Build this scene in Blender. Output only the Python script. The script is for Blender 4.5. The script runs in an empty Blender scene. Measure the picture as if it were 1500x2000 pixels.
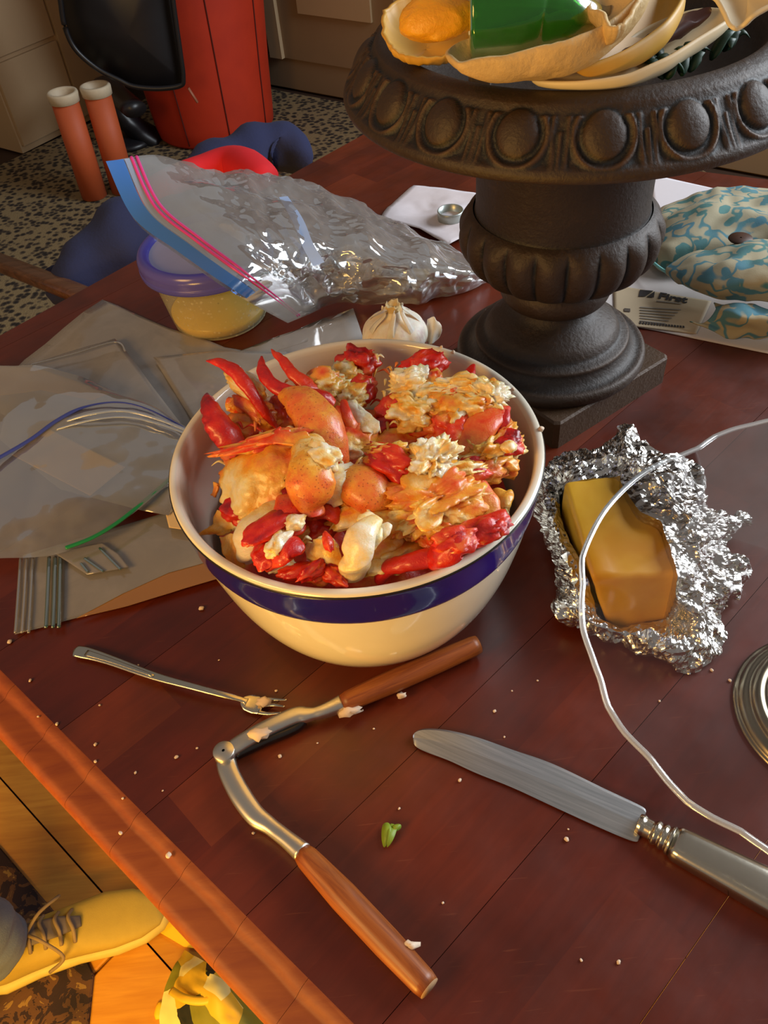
import bpy, bmesh, math, random
import numpy as np
from mathutils import Vector, Matrix
random.seed(7); RS = np.random.RandomState(7)
SC = bpy.context.scene; COL = SC.collection
FZ = -0.85                                   # floor level, the table top is z = 0

# ------------------------------------------------------------------ camera
CP, CR = math.radians(46.275), math.radians(-6.216)
CLOC = np.array([.014, -.397, .497]); FPX = 1600.0
_F = np.array([0, math.cos(CP), -math.sin(CP)]); _R = np.array([1., 0, 0]); _U = np.cross(_R, _F)
CRt = math.cos(CR)*_R+math.sin(CR)*_U; CUp = math.cos(CR)*_U-math.sin(CR)*_R
cam_d = bpy.data.cameras.new('camera'); cam = bpy.data.objects.new('camera', cam_d); COL.objects.link(cam)
cam_d.sensor_fit = 'VERTICAL'; cam_d.sensor_height = 24; cam_d.lens = FPX/2000*24; cam_d.clip_start = .01
M = Matrix(((CRt[0], CUp[0], -_F[0], CLOC[0]), (CRt[1], CUp[1], -_F[1], CLOC[1]), (CRt[2], CUp[2], -_F[2], CLOC[2]), (0, 0, 0, 1)))
cam.matrix_world = M; SC.camera = cam

def at(x, y, z=0.0):
    """world point at height z that lies on the sight line measured at photo position x, y"""
    d = _F*FPX+CRt*(x-750)+CUp*(1000-y); t = (z-CLOC[2])/d[2]
    return CLOC+t*d
def mpp(p):                                  # metres covered by one photo unit at point p
    return float((np.asarray(p)-CLOC) @ _F)/FPX

# ------------------------------------------------------------------ world, lights, exposure
w = bpy.data.worlds.new('world'); SC.world = w; w.use_nodes = True
wn = w.node_tree.nodes; wn['Background'].inputs[0].default_value = (.50, .45, .42, 1); wn['Background'].inputs[1].default_value = .42
def area(name, loc, target, size, sizey, power, col):
    d = bpy.data.lights.new(name, 'AREA'); d.shape = 'RECTANGLE'; d.size = size; d.size_y = sizey; d.energy = power; d.color = col
    o = bpy.data.objects.new(name, d); COL.objects.link(o); o.location = loc
    o.rotation_euler = (Vector(target)-Vector(loc)).to_track_quat('-Z', 'Y').to_euler(); return o
area('window_light', (2.45, .70, 1.25), (0.1, .15, 0), 1.7, 1.6, 115, (.86, .93, 1.0))
area('warm_lamp', (-1.0, -.75, .75), (-.1, 0, 0), .5, .5, 14, (1.0, .55, .15))
area('floor_lamp_glow', (-.50, -.75, -.15), (-.45, .05, -.85), .3, .3, 15, (1.0, .55, .08))
SC.view_settings.view_transform = 'Standard'; SC.view_settings.look = 'None'
SC.view_settings.exposure = 0.0; SC.view_settings.gamma = 1.0; SC.view_settings.use_curve_mapping = False
SC.cycles.use_denoising = True; SC.cycles.transparent_max_bounces = 24; SC.cycles.max_bounces = 10

# ------------------------------------------------------------------ helpers
def srgb(h):
    if isinstance(h, str): c = [int(h[i:i+2], 16)/255 for i in (0, 2, 4)]
    else: c = h
    return tuple((v/12.92 if v <= .04045 else ((v+.055)/1.055)**2.4) for v in c)
def hash3(i, j, k, s):
    n = (i.astype(np.int64)*374761393+j.astype(np.int64)*668265263+k.astype(np.int64)*2147483647+s*974711) & 0x7fffffff
    n = (n ^ (n >> 13))*1274126177 & 0x7fffffff
    n = (n ^ (n >> 15))*668265263 & 0x7fffffff
    return ((n ^ (n >> 16)) & 0xffffff)/float(0xffffff)
def vnoise(P, f=1., s=0):
    P = np.asarray(P)*f; I = np.floor(P); t = P-I; t = t*t*(3-2*t); I = I.astype(int); r = 0
    for a in (0, 1):
        for b in (0, 1):
            for c in (0, 1):
                h = hash3(I[:, 0]+a, I[:, 1]+b, I[:, 2]+c, s)
                r = r+h*(t[:, 0] if a else 1-t[:, 0])*(t[:, 1] if b else 1-t[:, 1])*(t[:, 2] if c else 1-t[:, 2])
    return r*2-1
def fbm(P, f, o=4, s=0): return sum(vnoise(P, f*2**i, s+i)*.5**i for i in range(o))
def voro(P, f=1., s=0):
    P = np.asarray(P)*f; I = np.floor(P).astype(int); best = np.full(len(P), 9.)
    for a in (-1, 0, 1):
        for b in (-1, 0, 1):
            for c in (-1, 0, 1):
                q = I+np.array([a, b, c])
                o = np.stack([hash3(q[:, 0], q[:, 1], q[:, 2], s+k) for k in (1, 2, 3)], -1)
                best = np.minimum(best, np.linalg.norm(q+o-P, axis=1))
    return best
def crom(pts, n, closed=False):
    P = np.array(pts, float); m = len(P); out = []
    segs = m if closed else m-1
    for i in range(segs):
        if closed: a, b, c, d = P[(i-1) % m], P[i], P[(i+1) % m], P[(i+2) % m]
        else: a, b, c, d = P[max(i-1, 0)], P[i], P[i+1], P[min(i+2, m-1)]
        for k in range(n):
            t = k/n; out.append(.5*((2*b)+(-a+c)*t+(2*a-5*b+4*c-d)*t*t+(-a+3*b-3*c+d)*t**3))
    if not closed: out.append(P[-1])
    return np.array(out)
def tag(o, label=None, cat=None, group=None, kind=None):
    if label: o['label'] = label
    if cat: o['category'] = cat
    if group: o['group'] = group
    if kind: o['kind'] = kind
    return o
def wloc(p):
    l = np.zeros(3)
    while p is not None: l = l+np.array(p.location); p = p.parent
    return l
def thing(name, loc, label, cat, group=None):
    o = bpy.data.objects.new(name, None); COL.objects.link(o); o.location = tuple(loc); o.empty_display_size = .02
    return tag(o, label, cat, group)
def mo(name, V, Fc, mat, parent=None, smooth=True, label=None, attr=None, mats=None, midx=None):
    V = np.asarray(V, float); 
    if parent is not None: org = wloc(parent)
    else:
        org = V.mean(0).copy(); org[2] = V[:, 2].min()
    me = bpy.data.meshes.new(name); me.from_pydata([tuple(v) for v in (V-org)], [], [tuple(int(i) for i in f) for f in Fc]); me.update()
    me.materials.append(mat)
    if mats:
        for m in mats: me.materials.append(m)
        me.polygons.foreach_set('material_index', midx)
    if smooth: me.polygons.foreach_set('use_smooth', [True]*len(me.polygons))
    if attr is not None:
        a = me.attributes.new('tone', 'FLOAT', 'POINT'); a.data.foreach_set('value', np.asarray(attr, float))
    o = bpy.data.objects.new(name, me); COL.objects.link(o)
    if parent is not None: o.parent = parent
    else: o.location = tuple(org)
    if label: o['label'] = label
    return o
def lathe(prof, c=(0, 0, 0), n=64, fn=None, close=False):
    V = []; 
    for r, z in prof:
        for k in range(n):
            a = 2*math.pi*k/n; V.append((r*math.cos(a), r*math.sin(a), z))
    V = np.array(V)
    if fn is not None: V = fn(V)
    V = V+np.array(c); F = []; m = len(prof)
    for i in range(m-1+(1 if close else 0)):
        i2 = (i+1) % m
        for k in range(n): F.append((i*n+k, i*n+(k+1) % n, i2*n+(k+1) % n, i2*n+k))
    return V, F
def cprof(pts, n=5): return [tuple(p) for p in crom(pts, n)]
def sweep(path, rad, n=12, flat=1., up=(0, 0, 1), caps=True, square=0):
    P = np.array(path, float); m = len(P); rad = np.asarray(rad, float)
    if rad.ndim == 0: rad = np.full(m, float(rad))
    flat = np.asarray(flat, float); flat = np.full(m, float(flat)) if flat.ndim == 0 else flat
    T = np.gradient(P, axis=0); T /= np.linalg.norm(T, axis=1)[:, None]+1e-12
    V = []; u0 = np.array(up, float)
    for i in range(m):
        s = np.cross(T[i], u0); s /= np.linalg.norm(s)+1e-9; b = np.cross(s, T[i])
        for k in range(n):
            a = 2*math.pi*(k+.5)/n; ca, sa = math.cos(a), math.sin(a)
            if square: ca = math.copysign(abs(ca)**square, ca); sa = math.copysign(abs(sa)**square, sa)
            V.append(P[i]+rad[i]*(ca*s+sa*flat[i]*b))
    F = [(i*n+k, i*n+(k+1) % n, (i+1)*n+(k+1) % n, (i+1)*n+k) for i in range(m-1) for k in range(n)]
    if caps: F.append(tuple(range(n-1, -1, -1))); F.append(tuple((m-1)*n+k for k in range(n)))
    return np.array(V), F
def tri(x): return np.abs(x-np.floor(x)-.5)*4-1
def crease(P, f, s=0, n=7, warp=.35):
    """straight folds in many directions: sum of triangle waves"""
    P = np.asarray(P); rs = np.random.RandomState(s); Q = P*f; Q = Q+warp*np.stack([vnoise(Q, .8, s+k) for k in (1, 2, 3)], -1); h = 0
    for k in range(n):
        d = rs.randn(3); d /= np.linalg.norm(d); h = h+tri(Q@d*(.6+rs.rand()*.9)+rs.rand())*(.5+.5*vnoise(Q, .6, s+20+k))
    return h/n**.5
def join(parts):
    V = []; F = []; o = 0
    for v, f in parts:
        V.append(np.asarray(v)); F += [tuple(i+o for i in q) for q in f]; o += len(v)
    return np.vstack(V), F
def grid(ctrl, nu=8, nv=8):
    """ctrl rows x cols x 3 control points -> smooth sheet"""
    C = np.array(ctrl, float); rows = np.array([crom(r, nv) for r in C]); cols = np.array([crom(rows[:, j], nu) for j in range(rows.shape[1])])
    G = np.swapaxes(cols, 0, 1); a, b = G.shape[:2]
    F = [(i*b+j, i*b+j+1, (i+1)*b+j+1, (i+1)*b+j) for i in range(a-1) for j in range(b-1)]
    return G.reshape(-1, 3), F, (a, b)
def pgrid(rows, nu=8, nv=8): return grid([[at(*p) for p in r] for r in rows], nu, nv)
def normals(V, F):
    N = np.zeros_like(V); F4 = np.array([f for f in F if len(f) == 4])
    n = np.cross(V[F4[:, 2]]-V[F4[:, 0]], V[F4[:, 3]]-V[F4[:, 1]])
    for k in range(4): np.add.at(N, F4[:, k], n)
    return N/(np.linalg.norm(N, axis=1)[:, None]+1e-12)
def prism(poly, z0, z1, bev=0.):
    """polygon (n x 2, ccw) extruded, top edge bevelled"""
    P = np.array(poly, float); n = len(P); c = P.mean(0); rings = [(P, z0), (P, z1-bev)]
    if bev > 0:
        d = c-P; d = d/(np.linalg.norm(d, axis=1)[:, None]+1e-9); rings.append((P+d*bev*1.2, z1))
    V = np.vstack([np.c_[p, np.full(n, z)] for p, z in rings]); F = [tuple(range(n-1, -1, -1))]
    for i in range(len(rings)-1): F += [(i*n+k, i*n+(k+1) % n, (i+1)*n+(k+1) % n, (i+1)*n+k) for k in range(n)]
    F.append(tuple((len(rings)-1)*n+k for k in range(n))); return V, F
def box(c, s, R=None, bev=0.):
    bm = bmesh.new(); bmesh.ops.create_cube(bm, size=1)
    for v in bm.verts: v.co = Vector((v.co.x*s[0], v.co.y*s[1], v.co.z*s[2]))
    if bev: bmesh.ops.bevel(bm, geom=list(bm.edges), offset=bev, segments=3, affect='EDGES', profile=.6)
    bm.verts.ensure_lookup_table(); V = np.array([v.co[:] for v in bm.verts]); F = [tuple(v.index for v in f.verts) for f in bm.faces]; bm.free()
    if R is not None: V = V@np.array(R).T
    return V+np.array(c), F
def clip(poly, a, b):
    """keep the part of poly left of a->b"""
    out = []; n = len(poly); s = lambda p: (b[0]-a[0])*(p[1]-a[1])-(b[1]-a[1])*(p[0]-a[0])
    for i in range(n):
        p, q = poly[i], poly[(i+1) % n]; sp, sq = s(p), s(q)
        if sp >= 0: out.append(p)
        if sp*sq < 0:
            t = sp/(sp-sq); out.append((p[0]+t*(q[0]-p[0]), p[1]+t*(q[1]-p[1])))
    return out
def ico(sub=4):
    bm = bmesh.new(); bmesh.ops.create_icosphere(bm, subdivisions=sub, radius=1); bm.verts.ensure_lookup_table()
    V = np.array([v.co[:] for v in bm.verts]); F = [tuple(v.index for v in f.verts) for f in bm.faces]; bm.free(); return V, F
ICO = {s: ico(s) for s in (1, 2, 3, 4, 5)}

# ------------------------------------------------------------------ materials
class NT:
    def __init__(s, name):
        s.m = bpy.data.materials.new(name); s.m.use_nodes = True; s.t = s.m.node_tree; s.n = s.t.nodes; s.b = s.n['Principled BSDF']; s.out = s.n['Material Output']
    def node(s, t, **k):
        n = s.n.new(t)
        for a, v in k.items(): setattr(n, a, v)
        return n
    def link(s, a, b): s.t.links.new(a, b)
    def set(s, **k):
        for a, v in k.items():
            i = s.b.inputs[a.replace('_', ' ')]
            i.default_value = (*v, 1) if isinstance(v, tuple) and len(v) == 3 and i.type == 'RGBA' else v
    def coords(s, scale=(1, 1, 1), rot=(0, 0, 0), kind='Object'):
        c = s.node('ShaderNodeTexCoord'); m = s.node('ShaderNodeMapping'); s.link(c.outputs[kind], m.inputs[0])
        m.inputs['Scale'].default_value = scale; m.inputs['Rotation'].default_value = rot; return m.outputs[0]
    def geo(s, scale=(1, 1, 1), rot=(0, 0, 0)):
        c = s.node('ShaderNodeNewGeometry'); m = s.node('ShaderNodeMapping'); s.link(c.outputs['Position'], m.inputs[0])
        m.inputs['Scale'].default_value = scale; m.inputs['Rotation'].default_value = rot; return m.outputs[0]
    def noise(s, co, sc, det=4, rough=.6, dist=0):
        n = s.node('ShaderNodeTexNoise'); n.inputs['Scale'].default_value = sc; n.inputs['Detail'].default_value = det
        n.inputs['Roughness'].default_value = rough; n.inputs['Distortion'].default_value = dist; s.link(co, n.inputs['Vector']); return n.outputs['Fac']
    def voro(s, co, sc, feat='F1', out='Distance', rnd=1):
        n = s.node('ShaderNodeTexVoronoi', feature=feat); n.inputs['Scale'].default_value = sc; n.inputs['Randomness'].default_value = rnd; s.link(co, n.inputs['Vector']); return n.outputs[out]
    def ramp(s, f, stops, interp='LINEAR'):
        r = s.node('ShaderNodeValToRGB'); e = r.color_ramp; e.interpolation = interp
        while len(e.elements) < len(stops): e.elements.new(.5)
        for i, (p, c) in enumerate(stops):
            e.elements[i].position = p; e.elements[i].color = (*(srgb(c) if isinstance(c, str) else (c, c, c)), 1)
        s.link(f, r.inputs[0]); return r.outputs[0]
    def mix(s, f, a, b, mode='MIX'):
        m = s.node('ShaderNodeMix', data_type='RGBA', blend_type=mode)
        for i, v in ((0, f), (6, a), (7, b)):
            if hasattr(v, 'default_value'): s.link(v, m.inputs[i])
            elif i == 0: m.inputs[0].default_value = v
            else: m.inputs[i].default_value = (*srgb(v), 1) if isinstance(v, str) else (*v, 1)
        return m.outputs[2]
    def bump(s, h, st=.3, d=.001):
        b = s.node('ShaderNodeBump'); b.inputs['Strength'].default_value = st; b.inputs['Distance'].default_value = d; s.link(h, b.inputs['Height']); s.link(b.outputs[0], s.b.inputs['Normal'])
    def col(s, c): s.link(c, s.b.inputs['Base Color'])
    def math(s, op, a, b=None):
        m = s.node('ShaderNodeMath', operation=op)
        for i, v in enumerate((a, b)):
            if v is None: continue
            if hasattr(v, 'default_value'): s.link(v, m.inputs[i])
            else: m.inputs[i].default_value = v
        return m.outputs[0]
def plain(name, c, rough=.5, metal=0., var=.12, sc=60, bump=.0, bsc=300, **k):
    t = NT(name); c = srgb(c); co = t.coords(); f = t.noise(co, sc, 4)
    t.col(t.mix(f, tuple(v*(1-var) for v in c), tuple(min(1, v*(1+var)) for v in c)))
    t.set(Roughness=rough, Metallic=metal, **k)
    if bump: t.bump(t.noise(co, bsc, 3), bump, .001)
    return t.m

def m_stave():
    t = NT('butcher_block'); oi = t.node('ShaderNodeObjectInfo')
    co = t.geo(scale=(1, 1, 1), rot=(0, 0, -math.radians(40.1)))    # x runs along the staves
    mp = t.node('ShaderNodeMapping'); t.link(co, mp.inputs[0]); mp.inputs['Scale'].default_value = (1, 12, 12)
    cx = t.node('ShaderNodeVectorMath', operation='ADD'); t.link(mp.outputs[0], cx.inputs[0])
    rv = t.node('ShaderNodeCombineXYZ'); t.link(t.math('MULTIPLY', oi.outputs['Random'], 50.), rv.inputs[0]); t.link(rv.outputs[0], cx.inputs[1])
    g = t.noise(cx.outputs[0], 9, 6, .65, .6)
    base = t.ramp(oi.outputs['Random'], [(0, '541a08'), (.4, '5b1e09'), (.8, '62220b'), (.94, '69280e'), (1, '763516')])
    dark = t.ramp(g, [(.3, .78), (.7, 1.08)])
    c = t.mix(1., base, dark, 'MULTIPLY')
    blot = t.ramp(t.noise(t.geo(), 11, 3, .5, .4), [(.34, .60), (.62, 1.12)])
    c = t.mix(.8, c, blot, 'MULTIPLY')
    scr = t.ramp(t.noise(t.geo(scale=(9, 160, 1), rot=(0, 0, .9)), 3, 2), [(.66, 0.), (.74, 1.)])
    c = t.mix(t.math('MULTIPLY', scr, .14), c, '9a5a3a'); t.col(c)
    r = t.ramp(t.noise(t.geo(), 24, 4), [(.3, .30), (.75, .48)]); t.link(r, t.b.inputs['Roughness'])
    t.set(Coat_Weight=.08, Coat_Roughness=.35); t.bump(g, .12, .0006); return t.m
WOOD = m_stave()
def m_wood(name, a, b, rough=.4, sc=14, st=(1, 14, 14), rot=(0, 0, 0)):
    t = NT(name); co = t.coords(scale=st, rot=rot); g = t.noise(co, sc, 6, .65, .7)
    t.col(t.ramp(g, [(.28, a), (.72, b)])); t.set(Roughness=rough); t.bump(g, .25, .0005); return t.m
CREAM = plain('cream_glaze', 'ebe2ce', .12, var=.04, Coat_Weight=.6, Coat_Roughness=.05)
BLUE = plain('cobalt_glaze', '16187a', .14, var=.1, Coat_Weight=.7, Coat_Roughness=.06)
DARKLINE = plain('black_glaze', '20190f', .3)
def m_iron():
    t = NT('cast_iron'); co = t.geo(); f = t.noise(co, 26, 5, .7)
    g = t.node('ShaderNodeNewGeometry'); pt = t.ramp(g.outputs['Pointiness'], [(.47, 0.), (.56, 1.)])
    c = t.ramp(f, [(.32, '0a0a0b'), (.55, '121214'), (.75, '1c1712')])
    c = t.mix(t.math('MULTIPLY', pt, .3), c, '7a5226'); t.col(c); t.set(Roughness=.56, Metallic=.1)
    rs_ = t.ramp(t.noise(co, 75, 5, .75, .4), [(.56, 0.), (.68, 1.)]); c2 = t.mix(t.math('MULTIPLY', rs_, .45), c, '463220'); t.col(c2)
    t.bump(t.math('ADD', t.noise(co, 300, 4), t.noise(co, 70, 4)), .5, .0012); return t.m
IRON = m_iron()
def m_film(name, tint, fac, rough=.08, edge=.55, bumpsc=0, white=.0, gloss=.05, grough=.07):
    """thin clear plastic: see-through with a glossy, slightly milky skin"""
    t = NT(name); tr = t.node('ShaderNodeBsdfTransparent'); tr.inputs[0].default_value = (*srgb(tint), 1)
    t.set(Base_Color=srgb(tint), Roughness=rough); t.b.inputs['Specular IOR Level'].default_value = .9
    lw = t.node('ShaderNodeLayerWeight'); lw.inputs[0].default_value = .35
    f = t.math('ADD', t.math('MULTIPLY', lw.outputs['Facing'], edge), fac)
    if white:
        f = t.math('ADD', f, t.math('MULTIPLY', t.ramp(t.noise(t.coords(), 22, 5, .6, .5), [(.45, 0.), (.75, 1.)]), white))
    cl = t.node('ShaderNodeClamp'); t.link(f, cl.inputs[0]); mx = t.node('ShaderNodeMixShader'); t.link(cl.outputs[0], mx.inputs[0])
    t.link(tr.outputs[0], mx.inputs[1]); t.link(t.b.outputs[0], mx.inputs[2])
    gl_ = t.node('ShaderNodeBsdfGlossy'); gl_.inputs['Roughness'].default_value = grough; m2 = t.node('ShaderNodeMixShader')
    g2 = t.math('ADD', t.math('MULTIPLY', lw.outputs['Fresnel'], .5), gloss); t.link(g2, m2.inputs[0]); t.link(mx.outputs[0], m2.inputs[1]); t.link(gl_.outputs[0], m2.inputs[2]); t.link(m2.outputs[0], t.out.inputs[0])
    if bumpsc: t.bump(t.noise(t.coords(), bumpsc, 3), .3, .002)
    return t.m
FILM = m_film('clear_bag_plastic', 'd4d4d2', .16, .13, .45, 30, .08)
FILMC = m_film('crinkled_bag_plastic', 'f2f6f8', .13, .3, .30, 0, .12, .16, .06)
FILMY = m_film('yellowed_bag_plastic', 'dba048', .38, .3, .3)
def m_glass(name, fac, edge, rough):
    t = NT(name); tr = t.node('ShaderNodeBsdfTransparent'); tr.inputs[0].default_value = (.97, .96, .96, 1); g = t.node('ShaderNodeBsdfGlossy'); g.inputs['Roughness'].default_value = rough
    lw = t.node('ShaderNodeLayerWeight'); lw.inputs[0].default_value = .3; mx = t.node('ShaderNodeMixShader'); f = t.math('ADD', t.math('MULTIPLY', lw.outputs['Fresnel'], edge), fac); cl = t.node('ShaderNodeClamp'); t.link(f, cl.inputs[0])
    t.link(cl.outputs[0], mx.inputs[0]); t.link(tr.outputs[0], mx.inputs[1]); t.link(g.outputs[0], mx.inputs[2]); t.link(mx.outputs[0], t.out.inputs[0]); return t.m
GLASS = m_glass('clear_glass', .06, .35, .05)
GLASSE = m_film('glass_edge', 'f4f8fa', .25, .04, .5)

# ------------------------------------------------------------------ setting: floor, walls
def m_planks():
    t = NT('amber_floor_planks'); oi = t.node('ShaderNodeObjectInfo'); co = t.geo(scale=(1.2, 14, 1), rot=(0, 0, math.radians(40)))
    g = t.noise(co, 6, 5, .6, .5); c = t.ramp(g, [(.3, 'b8781e'), (.7, 'd09430')])
    d = t.ramp(oi.outputs['Random'], [(0, .82), (1, 1.08)]); c = t.mix(1., c, d, 'MULTIPLY'); t.col(c); t.set(Roughness=.35); return t.m
PLANK = m_planks()
SLAB = plain('subfloor', '3a2413', .8)
fl_poly = [(-3.5, -2.2), (3.2, -2.2), (3.2, 5.2), (-3.5, 5.2)]
fl = mo('floor', *prism(fl_poly, FZ-.06, FZ-.012), SLAB, None, False); tag(fl, kind='structure', label='amber plank floor under the table')
u1 = np.array([.705, -.709]); n1 = np.array([.709, .705])
for i in range(-5, 9):                       # plank rows parallel to the table's front edge
    for j in range(-2, 3):
        o0 = np.array([-.61, .219])+n1*(i*.125)
        a0 = j*1.1+(i % 3)*.37-.5
        q = [o0+u1*a0, o0+u1*(a0+1.096), o0+u1*(a0+1.096)+n1*.1225, o0+u1*a0+n1*.1225]
        mo('plank', *prism(q, FZ-.014, FZ, .002), PLANK, fl, False)
# wainscot walls
WLIN = lambda a, b: (np.array(b)-np.array(a))/np.linalg.norm(np.array(b)-np.array(a))
wb0, wb1 = np.array([-.172, 3.634]), np.array([1.36, 2.40]); wbd = WLIN(wb0, wb1); wbn = np.array([-wbd[1], wbd[0]])
wl0 = np.array([-1.36, 3.22])-wbd*.27; wld = -np.array([-wbn[0], -wbn[1]]); 
den = wbd[0]*(-wld[1])+wbd[1]*wld[0]
A = np.array([[wbd[0], -wld[0]], [wbd[1], -wld[1]]]); s_, _ = np.linalg.solve(A, wl0-wb0); corner = wb0+wbd*s_
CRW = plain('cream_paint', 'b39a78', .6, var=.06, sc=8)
CRD = plain('darker_beige_paint', '927a5e', .65, var=.06, sc=8)  # darker, browner beige for the walls, baseboard and door
def wall(name, a, d, L, h, out, mat):
    p = [a, a+d*L, a+d*L+out*.1, a+out*.1]
    if (p[1][0]-p[0][0])*(p[2][1]-p[1][1])-(p[1][1]-p[0][1])*(p[2][0]-p[1][0]) < 0: p = p[::-1]
    return tag(mo(name, *prism(p, FZ-.06, FZ+h), mat, None, False), kind='structure')
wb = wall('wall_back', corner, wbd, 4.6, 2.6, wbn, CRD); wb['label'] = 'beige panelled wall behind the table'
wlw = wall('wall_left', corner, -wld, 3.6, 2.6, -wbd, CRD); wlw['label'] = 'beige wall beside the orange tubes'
def wbox(name, p, d, along, up, th, out, mat, parent):
    """box standing on a wall face: p start, d direction, thickness th toward -out"""
    q = [p, p+d*along, p+d*along-out*th, p-out*th]
    if (q[1][0]-q[0][0])*(q[2][1]-q[1][1])-(q[1][1]-q[0][1])*(q[2][0]-q[1][0]) < 0: q = q[::-1]
    return mo(name, *prism(q, up[0], up[1]), mat, parent, False)
for k in range(30): wbox('board', wb0+wbd*(.62+k*.105), wbd, .099, (FZ+.14, FZ+1.0), .018, wbn, CRW, wb)
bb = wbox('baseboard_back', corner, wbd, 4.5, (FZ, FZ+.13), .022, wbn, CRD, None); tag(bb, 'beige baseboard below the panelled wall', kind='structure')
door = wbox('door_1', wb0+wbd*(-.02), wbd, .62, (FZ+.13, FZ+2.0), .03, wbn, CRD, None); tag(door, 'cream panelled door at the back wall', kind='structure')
wbox('door_panel', wb0+wbd*.1-wbn*.03, wbd, .38, (FZ+.32, FZ+.95), .012, wbn, CRW, door)
wbox('door_frame', wb0+wbd*(-.09), wbd, .07, (FZ+.13, FZ+2.0), .05, wbn, CRW, door)
wbox('door_frame', wb0+wbd*.60, wbd, .05, (FZ+.13, FZ+2.0), .05, wbn, CRW, door)

# cream cabinet by the left wall
ca, cb = at(45, 300, FZ)[:2], at(117, 264, FZ)[:2]; cdv = WLIN(ca, cb); cn = np.array([-cdv[1], cdv[0]])
cab = thing('cabinet', (*ca, FZ), 'cream painted low cabinet at the left wall behind the orange tubes', 'cabinet')
L = .62
def cbx(name, a0, a1, z0, z1, t0, t1, mat, par):
    q = [ca+cdv*a0+cn*t0, ca+cdv*a1+cn*t0, ca+cdv*a1+cn*t1, ca+cdv*a0+cn*t1]
    return mo(name, *prism(q, FZ+z0, FZ+z1, .004), mat, par, False)
cbx('body', 0, L, 0, .9, .0, .22, CRW, cab); cbx('door', .01, .33, .03, .34, -.015, 0, CRW, cab); cbx('door', .01, .33, .36, .86, -.015, 0, CRW, cab)
cbx('door', .345, L-.01, .03, .86, -.015, 0, CRW, cab)

# speckled rug
def m_rug():
    t = NT('speckled_rug'); co = t.geo(); f = t.voro(co, 44, 'F1'); g = t.noise(co, 80, 3)
    c = t.ramp(t.math('ADD', f, t.math('MULTIPLY', g, .35)), [(.40, '1c150e'), (.58, '43372a'), (.76, '847250')])
    t.col(c); t.set(Roughness=.95); t.bump(t.noise(co, 160, 3), .6, .006); return t.m
rug = mo('speckled_rug', *prism([(-2.3, 1.15), (-.5, 1.0), (1.7, 1.15), (1.25, 2.38), (-.20, 3.54), (-.60, 3.86), (-.93, 3.62), (-1.36, 3.13), (-1.62, 2.85), (-2.3, 2.1)], FZ, FZ+.012, .003), m_rug(), None, False)
tag(rug, 'dark brown and tan speckled rug behind the table', 'rug')
def m_prug():
    t = NT('patterned_rug'); co = t.geo(); f = t.voro(co, 17, 'SMOOTH_F1'); g = t.noise(co, 30, 4, .6, 1.)
    c = t.ramp(g, [(.35, '2c1c1c'), (.48, '5a3c24'), (.6, '8a6a34'), (.7, '33222a')], 'CONSTANT'); c2 = t.ramp(f, [(.2, .6), (.5, 1.1)])
    t.col(t.mix(1., c, c2, 'MULTIPLY')); t.set(Roughness=.95); t.bump(g, .5, .004); return t.m
pr = [at(*p, FZ)[:2] for p in ((-420, 1690), (-60, 1600), (0, 1655), (85, 1755), (150, 1830), (185, 1905), (165, 2100), (-200, 2200))]
if sum((pr[(i+1) % 8][0]-pr[i][0])*(pr[(i+1) % 8][1]+pr[i][1]) for i in range(8)) > 0: pr = pr[::-1]
tag(mo('patterned_rug', *prism(pr, FZ, FZ+.008, .002), m_prug(), None, False), 'dark brown and gold patterned rug under the yellow sneaker', 'rug')

# ------------------------------------------------------------------ table
E1 = at(0, 1468)[:2]+n1*.006
ns = np.array([.765, .644]); us = np.array([.644, -.765])   # stave direction and across it
fo, fd = E1, u1                               # front edge line
lo, ld = at(0, 655)[:2], WLIN(at(0, 655)[:2], at(722, 256)[:2])
bo, bd = at(722, 256)[:2], WLIN(at(722, 256)[:2], at(1500, 351)[:2])
def inter(o1, d1, o2, d2):
    s, _ = np.linalg.solve(np.array([[d1[0], -d2[0]], [d1[1], -d2[1]]]), np.array(o2)-np.array(o1)); return np.array(o1)+d1*s
P0 = inter(fo, fd, lo, ld); P1 = bo; P3 = fo+fd*.80; P2 = inter(bo, bd, P3, n1)
TP = [P0, P3, P2, P1]
tab = thing('butcher_block_table', (.1, .2, FZ), 'worn reddish brown butcher block table holding the lobster bowl and the urn', 'table')
EW = .030
tin = [P0+n1*EW+fd*0, P3+n1*EW, P2, P1]
strip = .0475; cnt = 0
k0 = 0.
so = at(470, 1800)[:2]
for i in range(-16, 22):
    a0 = k0+i*strip; gp = .0004 if i % 2 == 1 else 0.
    rs = random.Random(i*7+3); pos = -.35-rs.random()*.12
    while pos < 1.7:
        ln = rs.uniform(.12, .24); q = [so+us*a0+ns*pos, so+us*(a0+strip-gp)+ns*pos, so+us*(a0+strip-gp)+ns*(pos+ln), so+us*a0+ns*(pos+ln)]
        pos += ln
        pol = [tuple(p) for p in q]
        TQ = [tuple(p) for p in tin]
        for e in range(4):
            pol = clip(pol, TQ[e], TQ[(e+1) % 4])
            if len(pol) < 3: break
        if len(pol) < 3: continue
        pa = np.array(pol); ar = .5*abs(np.dot(pa[:, 0], np.roll(pa[:, 1], 1))-np.dot(pa[:, 1], np.roll(pa[:, 0], 1)))
        if ar < 2e-5: continue
        mo('stave', *prism(pol, -.035, 0, 0), WOOD, tab, False); cnt += 1
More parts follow.
